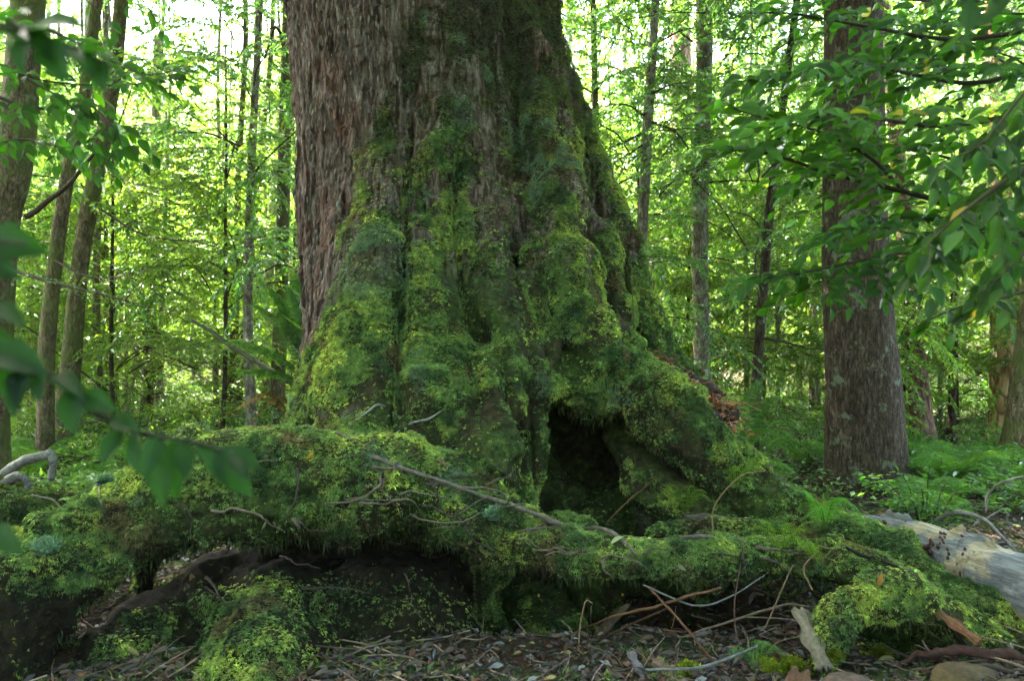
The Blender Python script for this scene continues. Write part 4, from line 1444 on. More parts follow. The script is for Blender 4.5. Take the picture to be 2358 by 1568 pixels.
blurred_leaves('out-of-focus twig of big dark leaves near the top left corner', [(-80, 60, .62), (60, 70, .62), (160, 110, .62), (250, 150, .62)],
               [(20, 60, 120, 120, .62), (60, 70, 190, 40, .62), (100, 90, 150, 180, .62), (150, 105, 215, 165, .62), (60, 80, 40, 160, .62), (190, 120, 262, 110, .62), (0, 50, 60, 10, .62), (230, 140, 235, 205, .62)], 21)
blurred_leaves('out-of-focus fern-like sprig at the left edge, halfway up', [(-80, 560, .6), (-10, 555, .6), (60, 562, .6)], [(-30, 545, 95, 575, .62), (-60, 600, 35, 630, .62)], 22)
blurred_leaves('small out-of-focus leaf pair at the left edge below the sprig', [(-90, 700, .6), (-30, 705, .6), (0, 712, .6)], [(-30, 705, 52, 738, .6), (-60, 720, 15, 790, .6)], 23)
blurred_leaves('out-of-focus row of pointed leaves at left, middle height', [(-80, 800, .72), (40, 830, .72), (150, 880, .72), (230, 935, .72)],
               [(0, 810, 40, 935, .72), (-30, 800, 100, 850, .72), (40, 830, 95, 870, .72), (95, 850, 85, 925, .72), (120, 865, 190, 905, .72), (165, 890, 165, 1000, .72), (190, 905, 262, 945, .72), (60, 835, 20, 960, .72)], 24)
blurred_leaves('out-of-focus cluster of drooping leaves in front of the arching root', [(150, 900, .72), (240, 960, .72), (330, 1000, .72), (450, 1020, .72), (540, 1050, .72)],
               [(280, 985, 228, 1065, .72), (310, 990, 320, 1105, .72), (350, 1000, 378, 1165, .72), (360, 1005, 330, 1100, .70), (420, 1015, 430, 1100, .72), (450, 1020, 520, 1110, .72), (500, 1035, 575, 1140, .72), (500, 1035, 600, 1070, .74), (400, 1010, 400, 1150, .74), (255, 965, 315, 985, .72), (530, 1050, 572, 1100, .7)], 25)
blurred_leaves('single out-of-focus leaf at the left edge beside the dark root pillar', [(-90, 1190, .6), (-40, 1200, .6), (-10, 1212, .6)], [(-10, 1212, 42, 1275, .6)], 26)


# ---- ferns
def frond(mb, path, width, n, col, r, fine=True, rad=.004, tip=.15, droop=.25, aspect=.33):
    P = smooth_path(path, 40)[:, :3]
    add_tube(mb, P, np.linspace(rad, rad * .2, 40), 5, np.array(col) * .55 + np.array([.02, .01, 0]), 1)
    T = norm(np.gradient(P, axis=0))
    LB, LD, LN, LL = [], [], [], []
    for k in range(n):
        t = .14 + .86 * k / n
        i = t * 39
        j = int(i)
        p = P[j] * (1 - (i - j)) + P[min(39, j + 1)] * (i - j)
        d = T[j]
        lat = norm(np.cross([0, 0, 1.0], d) + 1e-6)
        up = np.cross(d, lat)
        w = width * (math.sin(pi * min(1, (t * .92 + .1) ** .8)) * .9 + tip * (1 - t))
        for s in (-1, 1):
            pd = norm(lat * s + d * .35 + np.array([0, 0, -droop]) + r.normal(0, .05, 3))
            if not fine:
                LB.append(p[None]), LD.append(pd[None]), LN.append(up[None]), LL.append(np.array([w]))
                continue
            m = max(4, int(w / .008))
            q = np.linspace(.03, 1, m)[:, None]
            B = p + pd * w * q + np.array([0, 0, -1]) * w * .12 * q ** 2
            pl = norm(np.cross(up, pd))
            for s2 in (-1, 1):
                LB.append(B)
                LD.append(norm(pl * s2 + pd * .45 + r.normal(0, .08, (m, 3))))
                LN.append(np.repeat(up[None], m, 0) + r.normal(0, .1, (m, 3)))
                LL.append(w * .2 * (1.02 - q[:, 0]) + .003)
    LB, LD, LN, LL = np.vstack(LB), np.vstack(LD), np.vstack(LN), np.concatenate(LL)
    leaves(mb, LB, LD, LN, LL, LL * (aspect if fine else .2), np.array(col) * np.exp(r.normal(0, .15, (len(LL), 1))), LEAF4)


def fern(label, base, fronds, col, seed, width=.12, n=22, fine=True, name='fern', aspect=.5, cat='fern', part_label=None, rad=.004):
    r = np.random.default_rng(seed)
    t = thing(name, label, cat, base)
    for path in fronds:
        mb = MB()
        w = width
        if isinstance(path, tuple):
            path, w = path
        frond(mb, path, w, n, np.array(col) * 1.35, r, fine, rad, aspect=aspect)
        mb.build('frond', [M_FERN, M_TWIG], t, False, base)
    return t



# (fronds of the tree fern are wide enough to read against the wood)
b0 = at(735, 900, 6.1)
FR = []
for tx, ty, dy, hgt in ((560, 700, -.15, .22), (600, 650, .1, .2), (655, 655, -.2, .22), (500, 790, -.1, .16), (690, 620, .3, .25), (520, 860, -.3, .1), (640, 720, -.4, .12)):
    e = at(tx, ty, 6.1 + dy)
    FR.append((np.array([b0, b0 * .6 + e * .4 + [0, 0, hgt * .8], b0 * .25 + e * .75 + [0, 0, hgt * .6], e]), .21))
tf = fern('green tree fern spreading fine fronds beside the left flank of the giant tree', b0, FR, (.065, .15, .035), 31, n=30, name='tree_fern', rad=.007)
o = bpy.data.objects.new('trunk', trunk_mesh('trunk', [(b0[0] + .02, b0[1], -.1, .08), (b0[0] + .01, b0[1], .45, .07), (b0[0], b0[1], b0[2] + .02, .06)], B_BROWN, np.random.default_rng(3), 12, 1.2, .1, b0, 20))
link(o, tf)
b1 = at(560, 990, 5.9)
FR = [(np.array([at(670, 960, 5.8), at(620, 905, 5.8), at(560, 930, 5.75), at(480, 985, 5.7)]), .12), (np.array([at(670, 965, 5.9), at(640, 925, 5.9), at(590, 920, 5.9), at(530, 960, 5.9)]), .10),
      (np.array([at(680, 950, 5.8), at(650, 915, 5.8), at(610, 935, 5.8), at(570, 990, 5.8)]), .10)]
fern('withered brown fern drooping behind the arching root', at(680, 990, 5.8), FR, (.16, .085, .045), 32, n=24, name='dead_fern')
wood_piece('mossy_stick', 'thin mossy dead stem slanting down to the left flank of the giant tree', 'stick', [at(440, 735, 6.8), at(540, 800, 6.5), at(620, 850, 6.3), at(700, 905, 6.1)], [.012, .018, .02, .018], (.09, .10, .04), 8, 40, .3, seed=77)
b2 = at(1700, 1060, 6.2)
FR = [(np.array([b2, (b2 + at(tx, ty, 6.2 + dy)) / 2 + [0, 0, .16], at(tx, ty, 6.2 + dy)]), .12) for tx, ty, dy in ((1640, 850, 0), (1600, 930, -.2), (1820, 900, .2), (1760, 860, .3), (1860, 980, -.2), (1660, 960, -.4), (1800, 1010, -.4))]
fern('green fern on the floor behind the right buttress', b2, FR, (.05, .13, .02), 33)
s0, _ = surf(1900, 1225)
fern('bright green fern frond fanning over the end of the pale log', s0, [(np.array([s0, at(1880, 1160, s0[1] - .05), at(1850, 1130, s0[1] - .05), at(1815, 1140, s0[1] - .1)]), .075),
     (np.array([s0, at(1920, 1150, s0[1] - .1), at(1965, 1165, s0[1] - .15), at(1990, 1220, s0[1] - .2)]), .075), (np.array([s0, at(1890, 1170, s0[1] - .2), at(1870, 1180, s0[1] - .25), at(1840, 1200, s0[1] - .3)]), .05)], (.075, .20, .03), 34, n=26)
for k, (a, b, lb) in enumerate([(1750, 1300, 'small yellow-green fern sprig standing over the wide dark cavity'), (1800, 1215, 'leafy yellow-green fern sprig on the right root below the bright frond'),
                                (1580, 1120, 'yellow-green sprig on the right buttress at the mouth of the cave'), (1880, 1240, 'yellow-green fern hanging at the left end of the pale log'),
                                (1690, 1060, 'pale green sprig high on the right buttress')]):
    s, n_ = surf(a, b + 60)
    q = np.random.default_rng(340 + k)
    fr = []
    for j in range(5):
        aa = q.uniform(pi * .9, pi * 2.1)
        e = s + np.array([math.cos(aa) * .17, math.sin(aa) * .12 - .06, q.uniform(.08, .17)])
        fr.append((np.array([s, (s + e) / 2 + [0, 0, .06], e]), .05))
    fern(lb, s, fr, (.11, .19, .022), 350 + k, n=12, fine=True, name='fern_sprig', rad=.002)
s, _ = surf(1740, 1530)
fr = [(np.array([s, s + [dx * .5, dy * .5, .07], s + [dx, dy, .03]]), .05) for dx, dy in ((.12, -.05), (-.12, -.04), (.05, .1), (-.05, -.12), (.1, .06))]
fern('small pale green fern on the litter below the cavity', s, fr, (.08, .16, .04), 360, n=14, name='ground_fern', rad=.002)

# more ferns among the trees, copies of two built ones
def wild_fern(seed, n, L):
    q = np.random.default_rng(seed)
    fr = []
    for j in range(n):
        a = j * 2 * pi / n + q.normal(0, .2)
        h = np.array([math.cos(a), math.sin(a), 0])
        l = L * q.uniform(.7, 1.1)
        fr.append((np.array([[0, 0, 0], h * l * .35 + [0, 0, l * .45], h * l * .75 + [0, 0, l * .45], h * l + [0, 0, l * .2]]), .15))
    return fern('x', np.zeros(3), fr, (.09, .19, .035), seed, n=22, name='wood_fern')


FS = [wild_fern(371, 8, .62), wild_fern(372, 7, .45)]
q = np.random.default_rng(373)
spots = [(1655, 6.2), (1760, 6.9), (1845, 7.6), (2090, 7.8), (2180, 6.6), (2260, 7.2), (2330, 6.3), (2140, 5.8), (560, 6.9), (480, 7.6), (330, 7.2), (210, 6.6), (60, 7.0), (400, 8.4), (1560, 7.4), (2050, 9.0)]
for k, (px_, y_) in enumerate(spots):
    o = FS[k] if k < 2 else copy_tree(FS[k % 2])
    x_ = (px_ - PW / 2) / FPX * y_
    o.location = (x_, y_, float(gz(x_, y_)[0]))
    o.rotation_euler = (0, 0, q.uniform(0, 6))
    s_ = q.uniform(.75, 1.2)
    o.scale = (s_, s_, s_)
    o['label'] = ('large' if k % 2 == 0 else 'small') + ' green floor fern ' + where(x_, y_) + (', in front' if y_ < 6.95 else '')
    o['group'] = 'green ferns on the forest floor'

# ---- shrub with small glossy leaves by the pale log
r = np.random.default_rng(41)
sb = at(2130, 1260, 4.6)
sb[2] = gz(sb[0], sb[1])[0]
sh = thing('laurel_shrub', 'glossy small-leaved shrub growing behind the pale log at right', 'shrub', sb)
for k, (tx, ty, dy) in enumerate([(2000, 1090, -.3), (1985, 1105, 0), (2060, 1075, .1), (2140, 1070, -.2), (2250, 1110, -.1), (2200, 1090, .2), (2080, 1150, -.5), (2030, 1160, -.2), (2180, 1170, -.4), (2120, 1120, -.4), (2230, 1180, -.4), (2300, 1160, 0)]):
    e = at(tx, ty, 4.6 + dy)
    mb = MB()
    shoot(mb, np.array([sb, (sb + e) / 2 + [0, 0, .12], e]), .006, .04, .18, .055, .022, r, LEAF_F, np.array([.06, .14, .03]), .2, .35, .2, hang=.05)
    mb.build('branch', [M_LEAF_NEAR, M_TWIG], sh, False, sb)

# ---- litter on the ground
q = np.random.default_rng(51)
mb = MB()
n = 95000
x = q.uniform(-3.6, 4.0, n)
y = 2.2 + 11 * q.random(n) ** 2.0
x = x * np.maximum(1, y / 5)
z = gz(x, y) + q.uniform(.002, .018, n)
f = field(np.stack([x, y, z], 1))
k_ = (f > .01) | (y > 6.8) | (np.abs(x) > 3.5)
x, y, z = x[k_], y[k_], z[k_]
n = len(x)
pal = np.array([[.16, .085, .055], [.10, .06, .045], [.24, .17, .12], [.30, .29, .30], [.20, .07, .03], [.38, .30, .10], [.055, .035, .03], [.12, .09, .075]])
pk = q.choice(8, n, p=[.22, .2, .12, .08, .07, .03, .18, .10])
L = .012 + .062 * q.random(n) ** 1.8
d = q.normal(size=(n, 3)) * np.array([1, 1, .10])
leaves(mb, np.stack([x, y, z], 1), d, q.normal(size=(n, 3)) * .25 + np.array([0, 0, 1]), L, L * q.uniform(.15, .42, n), pal[pk] * .5 * np.exp(q.normal(0, .35, (n, 1))), LITTER)
o = mb.build('leaf_litter', leaf_mat('litter', .08, (1, .8, .6), .5, .03, fres=.3), smooth=False)
tag(o, kind='stuff')
# fine twigs among it
mb = MB()
for k in range(1800):
    xx, yy = q.uniform(-3.2, 4), 2.4 + 5 * q.random() ** 1.5
    if field(np.array([[xx, yy, .02]]))[0] < .02 and yy < 6.8:
        continue
    a, l = q.uniform(0, pi), q.uniform(.05, .3)
    p = np.array([xx, yy, gz(xx, yy)[0] + .012])
    e = p + np.array([math.cos(a) * l, math.sin(a) * l, q.uniform(-.005, .03)])
    m = (p + e) / 2 + q.normal(0, .015, 3) * [1, 1, .4]
    add_tube(mb, smooth_path([p, m, e], 6), q.uniform(.0012, .004), 4, np.array([.16, .11, .08]) * q.uniform(.4, 1.8), 0, False)
o = mb.build('twig_litter', M_WOOD, smooth=True)
tag(o, kind='stuff')
# moss growing on the soil in patches
mb = MB()
n = 60000
x, y = q.uniform(-3.4, 4.2, n), 2.4 + 4.2 * q.random(n) ** 1.3
w = sstep(.12, .3, fbm(np.stack([x, y, 0 * x], 1), 2.2, 3, 55))
k_ = q.random(n) < w
x, y = x[k_], y[k_]
p = np.stack([x, y, gz(x, y) + .004], 1)
k_ = field(p) > .0
p = p[k_]
tufts(mb, p, np.repeat([[0, 0, 1.0]], len(p), 0), q.uniform(.010, .024, len(p)), palette(p, len(p)), 4, 1.0, .0)
o = mb.build('ground_moss', M_MOSS, smooth=False)
tag(o, kind='stuff')
# undergrowth of seedlings across the wood floor
mb = MB()
n = 60000
y = 5.6 + 14 * q.random(n) ** 1.2
x = q.uniform(-.72, .72, n) * y
w = sstep(-.4, .05, fbm(np.stack([x, y, 0 * x], 1), .8, 3, 56))
k_ = (q.random(n) < w * .9 + .05) & ~((y < 6.9) & (x / y > .33) & (x / y < .54) & (q.random(n) < .85)) & (field(np.stack([x, y, 0 * x + .1], 1)) > .15)
x, y = x[k_], y[k_]
p = np.stack([x, y, gz(x, y) + q.uniform(.02, .35, len(x)) ** 1.3], 1)
for b in range(3):
    d = q.normal(size=p.shape) * [1, 1, .35]
    L = q.uniform(.03, .075, len(p))
    leaves(mb, p + q.normal(0, .025, p.shape), d, q.normal(size=p.shape) * .4 + [0, 0, 1], L, L * .5, np.array([.10, .19, .03]) * np.exp(q.normal(0, .3, (len(p), 1))))
o = mb.build('undergrowth', M_LEAF, smooth=False)
tag(o, kind='stuff')


# ---- bare rootlets wandering down over the mossy roots: parts of the tree
q = np.random.default_rng(61)
starts = [(q.uniform(760, 1180), q.uniform(980, 1180)) for _ in range(22)] + [(q.uniform(1180, 1900), q.uniform(1215, 1290)) for _ in range(22)] + \
         [(q.uniform(420, 1100), q.uniform(1240, 1400)) for _ in range(8)] + [(q.uniform(150, 700), q.uniform(1020, 1230)) for _ in range(8)]
for a, b in starts:
    h = q.uniform(-.1, .55) if q.random() < .7 else q.uniform(1.0, 1.8)
    pts = []
    x, y = a, b
    for _ in range(int(q.integers(4, 9))):
        s_, n_ = surf(x, y, .016)
        if pts and np.linalg.norm(s_ - pts[-1]) > .22:
            break
        pts.append(s_)
        h += q.normal(0, .35)
        x += math.cos(h) * 26
        y += math.sin(h) * 20
    if len(pts) < 3:
        continue
    w = q.uniform(.003, .008)
    SP = smooth_path(np.array(pts), len(pts) * 5)
    SP = SP + fbm(SP, 40, 2, 7)[:, None] * np.array([.006, -.002, .006])
    mb = MB()
    add_tube(mb, SP, np.linspace(w, w * .35, len(SP)) * (1 + .3 * fbm(SP, 60, 1, 8)), 6, np.array([.12, .09, .065]) * q.uniform(.35, 1.3))
    mb.build('rootlet', M_WOOD, giant, True, OR)


# ---- round moss cushions on the litter
def cushion(label, px, py, R, col, name='moss_cushion', cat='moss', n=1500, hgt=.6, group=None, lift=0.0):
    s, nn = surf(px, py)
    q = np.random.default_rng(int(px * 3 + py))
    th, u = q.uniform(0, 2 * pi, n), q.random(n)
    rr = np.sqrt(u) * R * (1 + .2 * np.sin(3 * th + px))
    p = np.stack([rr * np.cos(th), rr * np.sin(th) * .8, hgt * R * (1 - u) + .004 + lift], 1)
    nn2 = norm(np.stack([p[:, 0], p[:, 1], np.full(n, R * .8)], 1))
    mb = MB()
    V, F, G = tube(np.array([[0, 0, -.01], [0, 0, R * hgt * .3], [0, 0, R * hgt * .8]]), np.array([R * .95, R * .8, R * .3]), 12)
    mb.add(V, F, np.array(col) * .4)
    tufts(mb, p, nn2, q.uniform(.010, .02, n), np.array(col) * np.exp(q.normal(0, .3, (n, 1))), 4, 1.3, 0)
    o = mb.build(name, M_MOSS, None, False)
    o.location = s
    return tag(o, label, cat, group)


YG = (.20, .24, .02)
for a, b, R, lb in ((1585, 1552, .035, 'small yellow-green moss cushion in the litter, leftmost of the bright cushions'), (1765, 1548, .045, 'yellow-green moss cushion in the litter beside the pale lichen tuft'),
                    (1825, 1545, .05, 'bright moss cushion in the litter left of the weathered bark slab'), (1912, 1512, .03, 'small bright moss cushion at the foot of the weathered bark slab'),
                    (2030, 1320 + 190, .03, 'tiny moss cushion at the mouth of the right burrow')):
    cushion(lb, a, b, R, YG)
GLC = (.17, .27, .18)
for a, b, R, lb in ((1140, 1190, .04, 'pale green lichen tuft on the root above the cavity'), (105, 1265, .05, 'pale mint-green lichen cushion at the tip of the arching root'),
                    (1700, 1520, .035, 'pale green lichen tuft in the leaf litter'), (180, 1105, .045, 'pale lichen cushion on the low mossy stump at left'), (240, 1112, .035, 'smaller pale lichen cushion right of the stump top')):
    cushion(lb, a, b, R, GLC, 'lichen_cushion', 'lichen', 900, .55)

# ---- wandering woody vine lying over the roots, thin sticks and roots
def on_surface(pts, lift):
    return [surf(a, b, lift)[0] for a, b in pts]


VC = (.20, .16, .12)
wood_piece('aerial_root', 'long pale woody root snaking across the mossy roots from the apron to the right', 'root',
           on_surface([(860, 1052), (930, 1080), (1000, 1102), (1060, 1122), (1120, 1150), (1190, 1172), (1250, 1195), (1290, 1216), (1340, 1224), (1390, 1230), (1440, 1258), (1465, 1275)], .012),
           [.007, .009, .008, .009, .010, .011, .012, .011, .008, .005], (.26, .21, .165), 8, 110, .35, seed=1)
wood_piece('aerial_root', 'pale thin root running level along the shelf right of the cave', 'root',
           on_surface([(1440, 1246), (1500, 1243), (1570, 1240), (1640, 1240), (1720, 1238), (1800, 1240)], .008), [.008, .009, .009, .007, .005], VC, 7, 50, .25, seed=2)
wood_piece('twig', 'short whitish lichened twig on the apron moss, left one of two', 'twig', on_surface([(800, 985), (840, 955), (872, 935), (905, 955), (925, 970)], .012), [.004, .006, .005, .003], (.42, .42, .36), seed=3)
wood_piece('twig', 'whitish lichened twig on the apron moss pointing up right', 'twig', on_surface([(915, 1000), (950, 975), (985, 965), (1018, 942)], .012), [.004, .006, .006, .003], (.42, .42, .34), seed=4)
wood_piece('twig', 'thin dead twig sticking out from the front of the arching root', 'twig', [surf(960, 1222, .01)[0], at(1010, 1216, 3.25), at(1058, 1212, 3.2)], [.004, .003, .001], (.22, .18, .14), seed=5,
           forks=[([at(1010, 1216, 3.25), at(1020, 1203, 3.25)], .002)])
for k, (pts, lb) in enumerate([([(755, 1512), (800, 1525), (850, 1545), (910, 1550), (960, 1530), (985, 1515)], 'curling pale rootlet at the foot of the buried base'),
                               ([(870, 1520), (920, 1500), (980, 1490), (1030, 1475)], 'thin rootlet running up right at the foot of the buried base'),
                               ([(1200, 1500), (1240, 1510), (1262, 1530)], 'short brown rootlet on the litter edge')]):
    wood_piece('rootlet', lb, 'root', on_surface(pts, .01), [.004, .005, .003], (.16, .12, .085), 6, 40, .2, seed=10 + k)
ST = (.22, .115, .055)
wood_piece('dead_stalk', 'long straight brown stalk slanting up right across the dark cavity', 'stick', [surf(1310, 1455, .01)[0], at(1380, 1435, 3.2), at(1500, 1398, 3.1), at(1660, 1354, 3.0)], [.0045, .005, .0055, .005], ST, seed=20)
wood_piece('dead_stalk', 'reddish-brown stalk slanting down right, crossing the long straight one', 'stick', [at(1490, 1352, 3.15), at(1560, 1425, 3.0), at(1640, 1520, 2.92)], [.004, .0045, .004], (.22, .10, .05), seed=21)
wood_piece('dead_stalk', 'dark stalk running below the long straight one', 'stick', [surf(1385, 1478, .01)[0], at(1450, 1440, 3.15), at(1540, 1400, 3.1)], [.005, .004, .003], (.12, .065, .04), seed=22)
wood_piece('dead_stalk', 'thin tan stalk bent over at its tip, standing in the litter', 'stick', [surf(1360, 1500, .0)[0], at(1332, 1560 - 60, 2.98), at(1338, 1440, 2.98), at(1350, 1390, 2.98), at(1362, 1388, 2.98)], [.003, .003, .003, .002], (.34, .22, .12), seed=23)
wood_piece('dead_stalk', 'short thin dark stalk right of the bent one', 'stick', [surf(1362, 1465, 0)[0], at(1360, 1430, 3.05), at(1361, 1395, 3.05)], [.002, .002, .002], (.12, .09, .04), seed=24)
wood_piece('root_stub', 'brown peg-like root rising into the dark cavity', 'root', [surf(1370, 1475, -.01)[0], at(1400, 1440, 3.35), at(1440, 1400, 3.5)], [.025, .02, .012], (.13, .08, .05), 9, seed=25)
for k, (pts, R, cl, lb) in enumerate([
        ([(1480, 1348, 3.1), (1600, 1395, 3.05), (1680, 1375, 3.1), (1760, 1325, 3.2)], [.003, .004, .003, .002], (.25, .24, .22), 'grey forked twig standing right of the crossing stalks'),
        ([(1700, 1500, 2.95), (1690, 1400, 3.0), (1705, 1300, 3.1)], [.003, .003, .002], (.14, .07, .05), 'upright red-brown stalk left of the weathered bark slab'),
        ([(1760, 1450, 3.0), (1790, 1380, 3.0), (1825, 1300, 3.05)], [.003, .003, .002], (.26, .18, .10), 'upright tan stalk beside the weathered bark slab'),
        ([(1570, 1470, 3.0), (1680, 1430, 3.0), (1800, 1395, 3.05), (1880, 1400, 3.1)], [.004, .005, .003], (.20, .14, .10), 'grey-brown stick lying level below the shelf'),
        ([(1480, 1545, 2.9), (1620, 1535, 2.85), (1740, 1490, 2.9)], [.005, .006, .004], (.26, .27, .25), 'pale lichened stick on the litter under the ferns'),
        ([(1870, 1360, 3.0), (1850, 1310, 3.05), (1880, 1270, 3.1)], [.003, .003, .002], (.32, .2, .1), 'curved tan stalk over the mossy hump'),
        ([(1460, 850, 4.35), (1458, 730, 4.4), (1452, 600, 4.45)], [.003, .003, .0015], (.25, .17, .05), 'tall thin tan stalk before the right buttresses'),
        ([(1480, 850, 4.35), (1475, 760, 4.4), (1500, 700, 4.4)], [.003, .003, .0015], (.17, .14, .05), 'thin green-brown stalk right of the tall one'),
        ([(1660, 1290, 3.3), (1640, 1180, 3.4), (1700, 1100, 3.5), (1760, 1085, 3.6)], [.003, .003, .002], (.30, .2, .07), 'arching yellow-brown fern stalk over the ridge root'),
        ([(1395, 1205, 3.6), (1450, 1150, 3.55), (1510, 1100, 3.5)], [.003, .003, .002], (.26, .15, .06), 'thin orange stalk leaning in the cave mouth')]):
    wood_piece('dead_stalk', lb, 'stick', [at(*p) for p in pts], R, cl, seed=30 + k)
wood_piece('dead_stalk', 'long thin brown stem hanging across the right buttress debris', 'stick', [at(1520, 810, 4.2), at(1600, 900, 4.1), at(1650, 980, 4.0)], [.004, .004, .003], (.30, .14, .07), seed=41)
wood_piece('dead_stalk', 'dark bare stem lying over the right root beside the log', 'stick', on_surface([(1940, 1262), (1990, 1285), (2040, 1300), (2085, 1325)], .012), [.006, .008, .006, .004], (.03, .022, .018), seed=42)
wood_piece('fallen_branch', 'whitish bent branch behind the pale log at right', 'branch', [at(2150, 1200, 4.3), at(2200, 1180, 4.2), at(2260, 1195, 4.1), at(2310, 1240, 4.0), at(2380, 1320, 3.9)], [.012, .014, .010, .007, .006], (.40, .36, .31), 8, 40, .2, seed=43,
           forks=[([at(2265, 1198, 4.1), at(2310, 1170, 4.2)], .004)])
wood_piece('fallen_branch', 'thin pale curved branch at the right edge over the shrub', 'branch', [at(2268, 1180, 4.4), at(2275, 1140, 4.4), at(2310, 1110, 4.3), at(2380, 1095, 4.2)], [.005, .007, .007, .006], (.42, .36, .32), seed=44)
wood_piece('dead_branch', 'bleached crooked branch arched over the stump at the left edge', 'branch', [at(-60, 1150, 4.0), at(20, 1085, 4.0), at(70, 1055, 4.0), at(108, 1040, 4.0), at(122, 1052, 4.0), at(118, 1105, 4.0)], [.03, .028, .024, .022, .02, .016], (.34, .31, .27), 10, 44, .2, seed=45)
wood_piece('dead_branch', 'second bleached branch below the crooked one at the left edge', 'branch', [at(-60, 1170, 3.9), at(10, 1112, 3.9), at(50, 1098, 3.9), at(66, 1115, 3.9), at(64, 1140, 3.9)], [.024, .022, .018, .016, .012], (.28, .25, .22), 9, 36, .2, seed=46)
wood_piece('dead_branch', 'short bleached stub poking up behind the arching root', 'branch', [at(205, 1145, 3.9), at(228, 1112, 3.9), at(243, 1094, 3.9), at(252, 1104, 3.9)], [.016, .017, .018, .012], (.42, .37, .33), 9, 24, .2, seed=47)
wood_piece('twig', 'thin crooked pale twig on the side of the low stump at left', 'twig', [at(75, 1143, 3.75), at(120, 1150, 3.7), at(150, 1180, 3.65), at(190, 1195, 3.6)], [.004, .004, .003], (.26, .2, .16), seed=48)


def slab(label, a, b, w, th, col, y, name='bark_slab', cat='wood', seed=1, tilt=(0, -1, .4)):
    """a split piece of wood with fibrous ragged ends"""
    r = np.random.default_rng(seed)
    A, B = at(*a), at(*b)
    n = 26
    t = np.linspace(0, 1, n)
    m = 9
    dv = norm(B - A)
    s = norm(np.cross(dv, np.array(tilt)))
    up = np.cross(s, dv)
    u = np.linspace(-1, 1, m)
    V = []
    for side in (1, -1):
        for i in range(n):
            for j in range(m):
                e = (r.normal(0, .02) if i in (0, n - 1) else 0)
                ww = w * (.85 + .25 * math.sin(i * .5 + seed)) * (1 - .25 * (abs(t[i] - .5) * 2) ** 3)
                V.append(A + dv * np.linalg.norm(B - A) * (t[i] + e * 1.6) + s * u[j] * ww + up * (side * th * (1 - u[j] ** 2 * .8) + .25 * th * math.sin(j * 2.3 + seed)))
    V = np.array(V)
    V += fbm(V, (30, 30, 30), 2, seed)[:, None] * up * th * .6
    i = np.arange(n - 1)[:, None] * m
    j = np.arange(m - 1)[None]
    F = np.stack([i + j, i + j + 1, i + m + j + 1, i + m + j], -1).reshape(-1, 4)
    nb = n * m
    E = [[k * m, (k + 1) * m, nb + (k + 1) * m, nb + k * m] for k in range(n - 1)] + [[k * m + m - 1, nb + k * m + m - 1, nb + (k + 1) * m + m - 1, (k + 1) * m + m - 1] for k in range(n - 1)]
    E += [[k, nb + k, nb + k + 1, k + 1] for k in range(m - 1)] + [[(n - 1) * m + k, (n - 1) * m + k + 1, nb + (n - 1) * m + k + 1, nb + (n - 1) * m + k] for k in range(m - 1)]
    F = np.vstack([F, F[:, ::-1] + nb, np.array(E)])
    streak = np.exp(.7 * fbm(np.stack([V @ s * 60, V @ up * 20, V @ dv * 4], 1), 1.0, 3, seed))[:, None]
    mb = MB()
    mb.add(V, F, np.array(col) * .55 * streak)
    o = mb.build(name, M_WOOD, None, True, A, A)
    return tag(o, label, cat)


slab('weathered grey-brown bark slab leaning against the mossy hump', (1840, 1405, 3.12), (1898, 1540, 2.86), .040, .014, (.22, .18, .13), 3, seed=1)
slab('red-brown splinter of wood leaning on the right side of the burrow', (2155, 1408, 3.0), (2255, 1480, 2.86), .022, .010, (.20, .09, .045), 3, 'wood_splinter', seed=2)
slab('broken pale wood chunk resting on the mossy shelf', (1575, 1272, 3.32), (1640, 1266, 3.34), .028, .012, (.24, .17, .10), 3, 'wood_chunk', seed=3)
slab('flat weathered branch piece wedged along the right root', (1575, 1190, 3.85), (1790, 1208, 3.85), .03, .014, (.20, .15, .11), 3, 'wood_piece', seed=4)
slab('tan bark chip lying in the litter at the bottom middle', (1500, 1525, 2.95), (1560, 1560, 2.9), .03, .007, (.20, .13, .09), 3, 'bark_chip', seed=5)
slab('grey-violet bark strip in the litter below the crossing stalks', (1450, 1500, 2.96), (1480, 1560, 2.88), .018, .004, (.19, .16, .17), 3, 'bark_strip', seed=6)
slab('reddish bark block at the bottom right of the weathered slab', (1815, 1560, 2.8), (1870, 1590, 2.75), .05, .02, (.20, .10, .06), 3, 'bark_block', seed=7)


def lump(name, label, cat, c, R, col, seed, sq=(1, 1, .6), mat=None, rough=.35):
    th = np.linspace(0, 2 * pi, 25)[:-1]
    ph = np.linspace(0, pi, 14)
    V = np.array([(math.sin(p) * math.cos(t), math.sin(p) * math.sin(t), math.cos(p)) for p in ph for t in th])
    V = V * (1 + rough * fbm(V + seed, 1.6, 4, seed))[:, None] * R * np.array(sq)
    i = np.arange(13)[:, None] * 24
    j = np.arange(24)[None]
    k = (j + 1) % 24
    F = np.stack([i + j, i + 24 + j, i + 24 + k, i + k], -1).reshape(-1, 4)
    mb = MB()
    mb.add(V, F, np.array(col) * .5 * np.exp(.5 * fbm(V / R, 3, 3, seed))[:, None])
    o = mb.build(name, mat or M_WOOD, None, True)
    o.location = c
    return tag(o, label, cat)


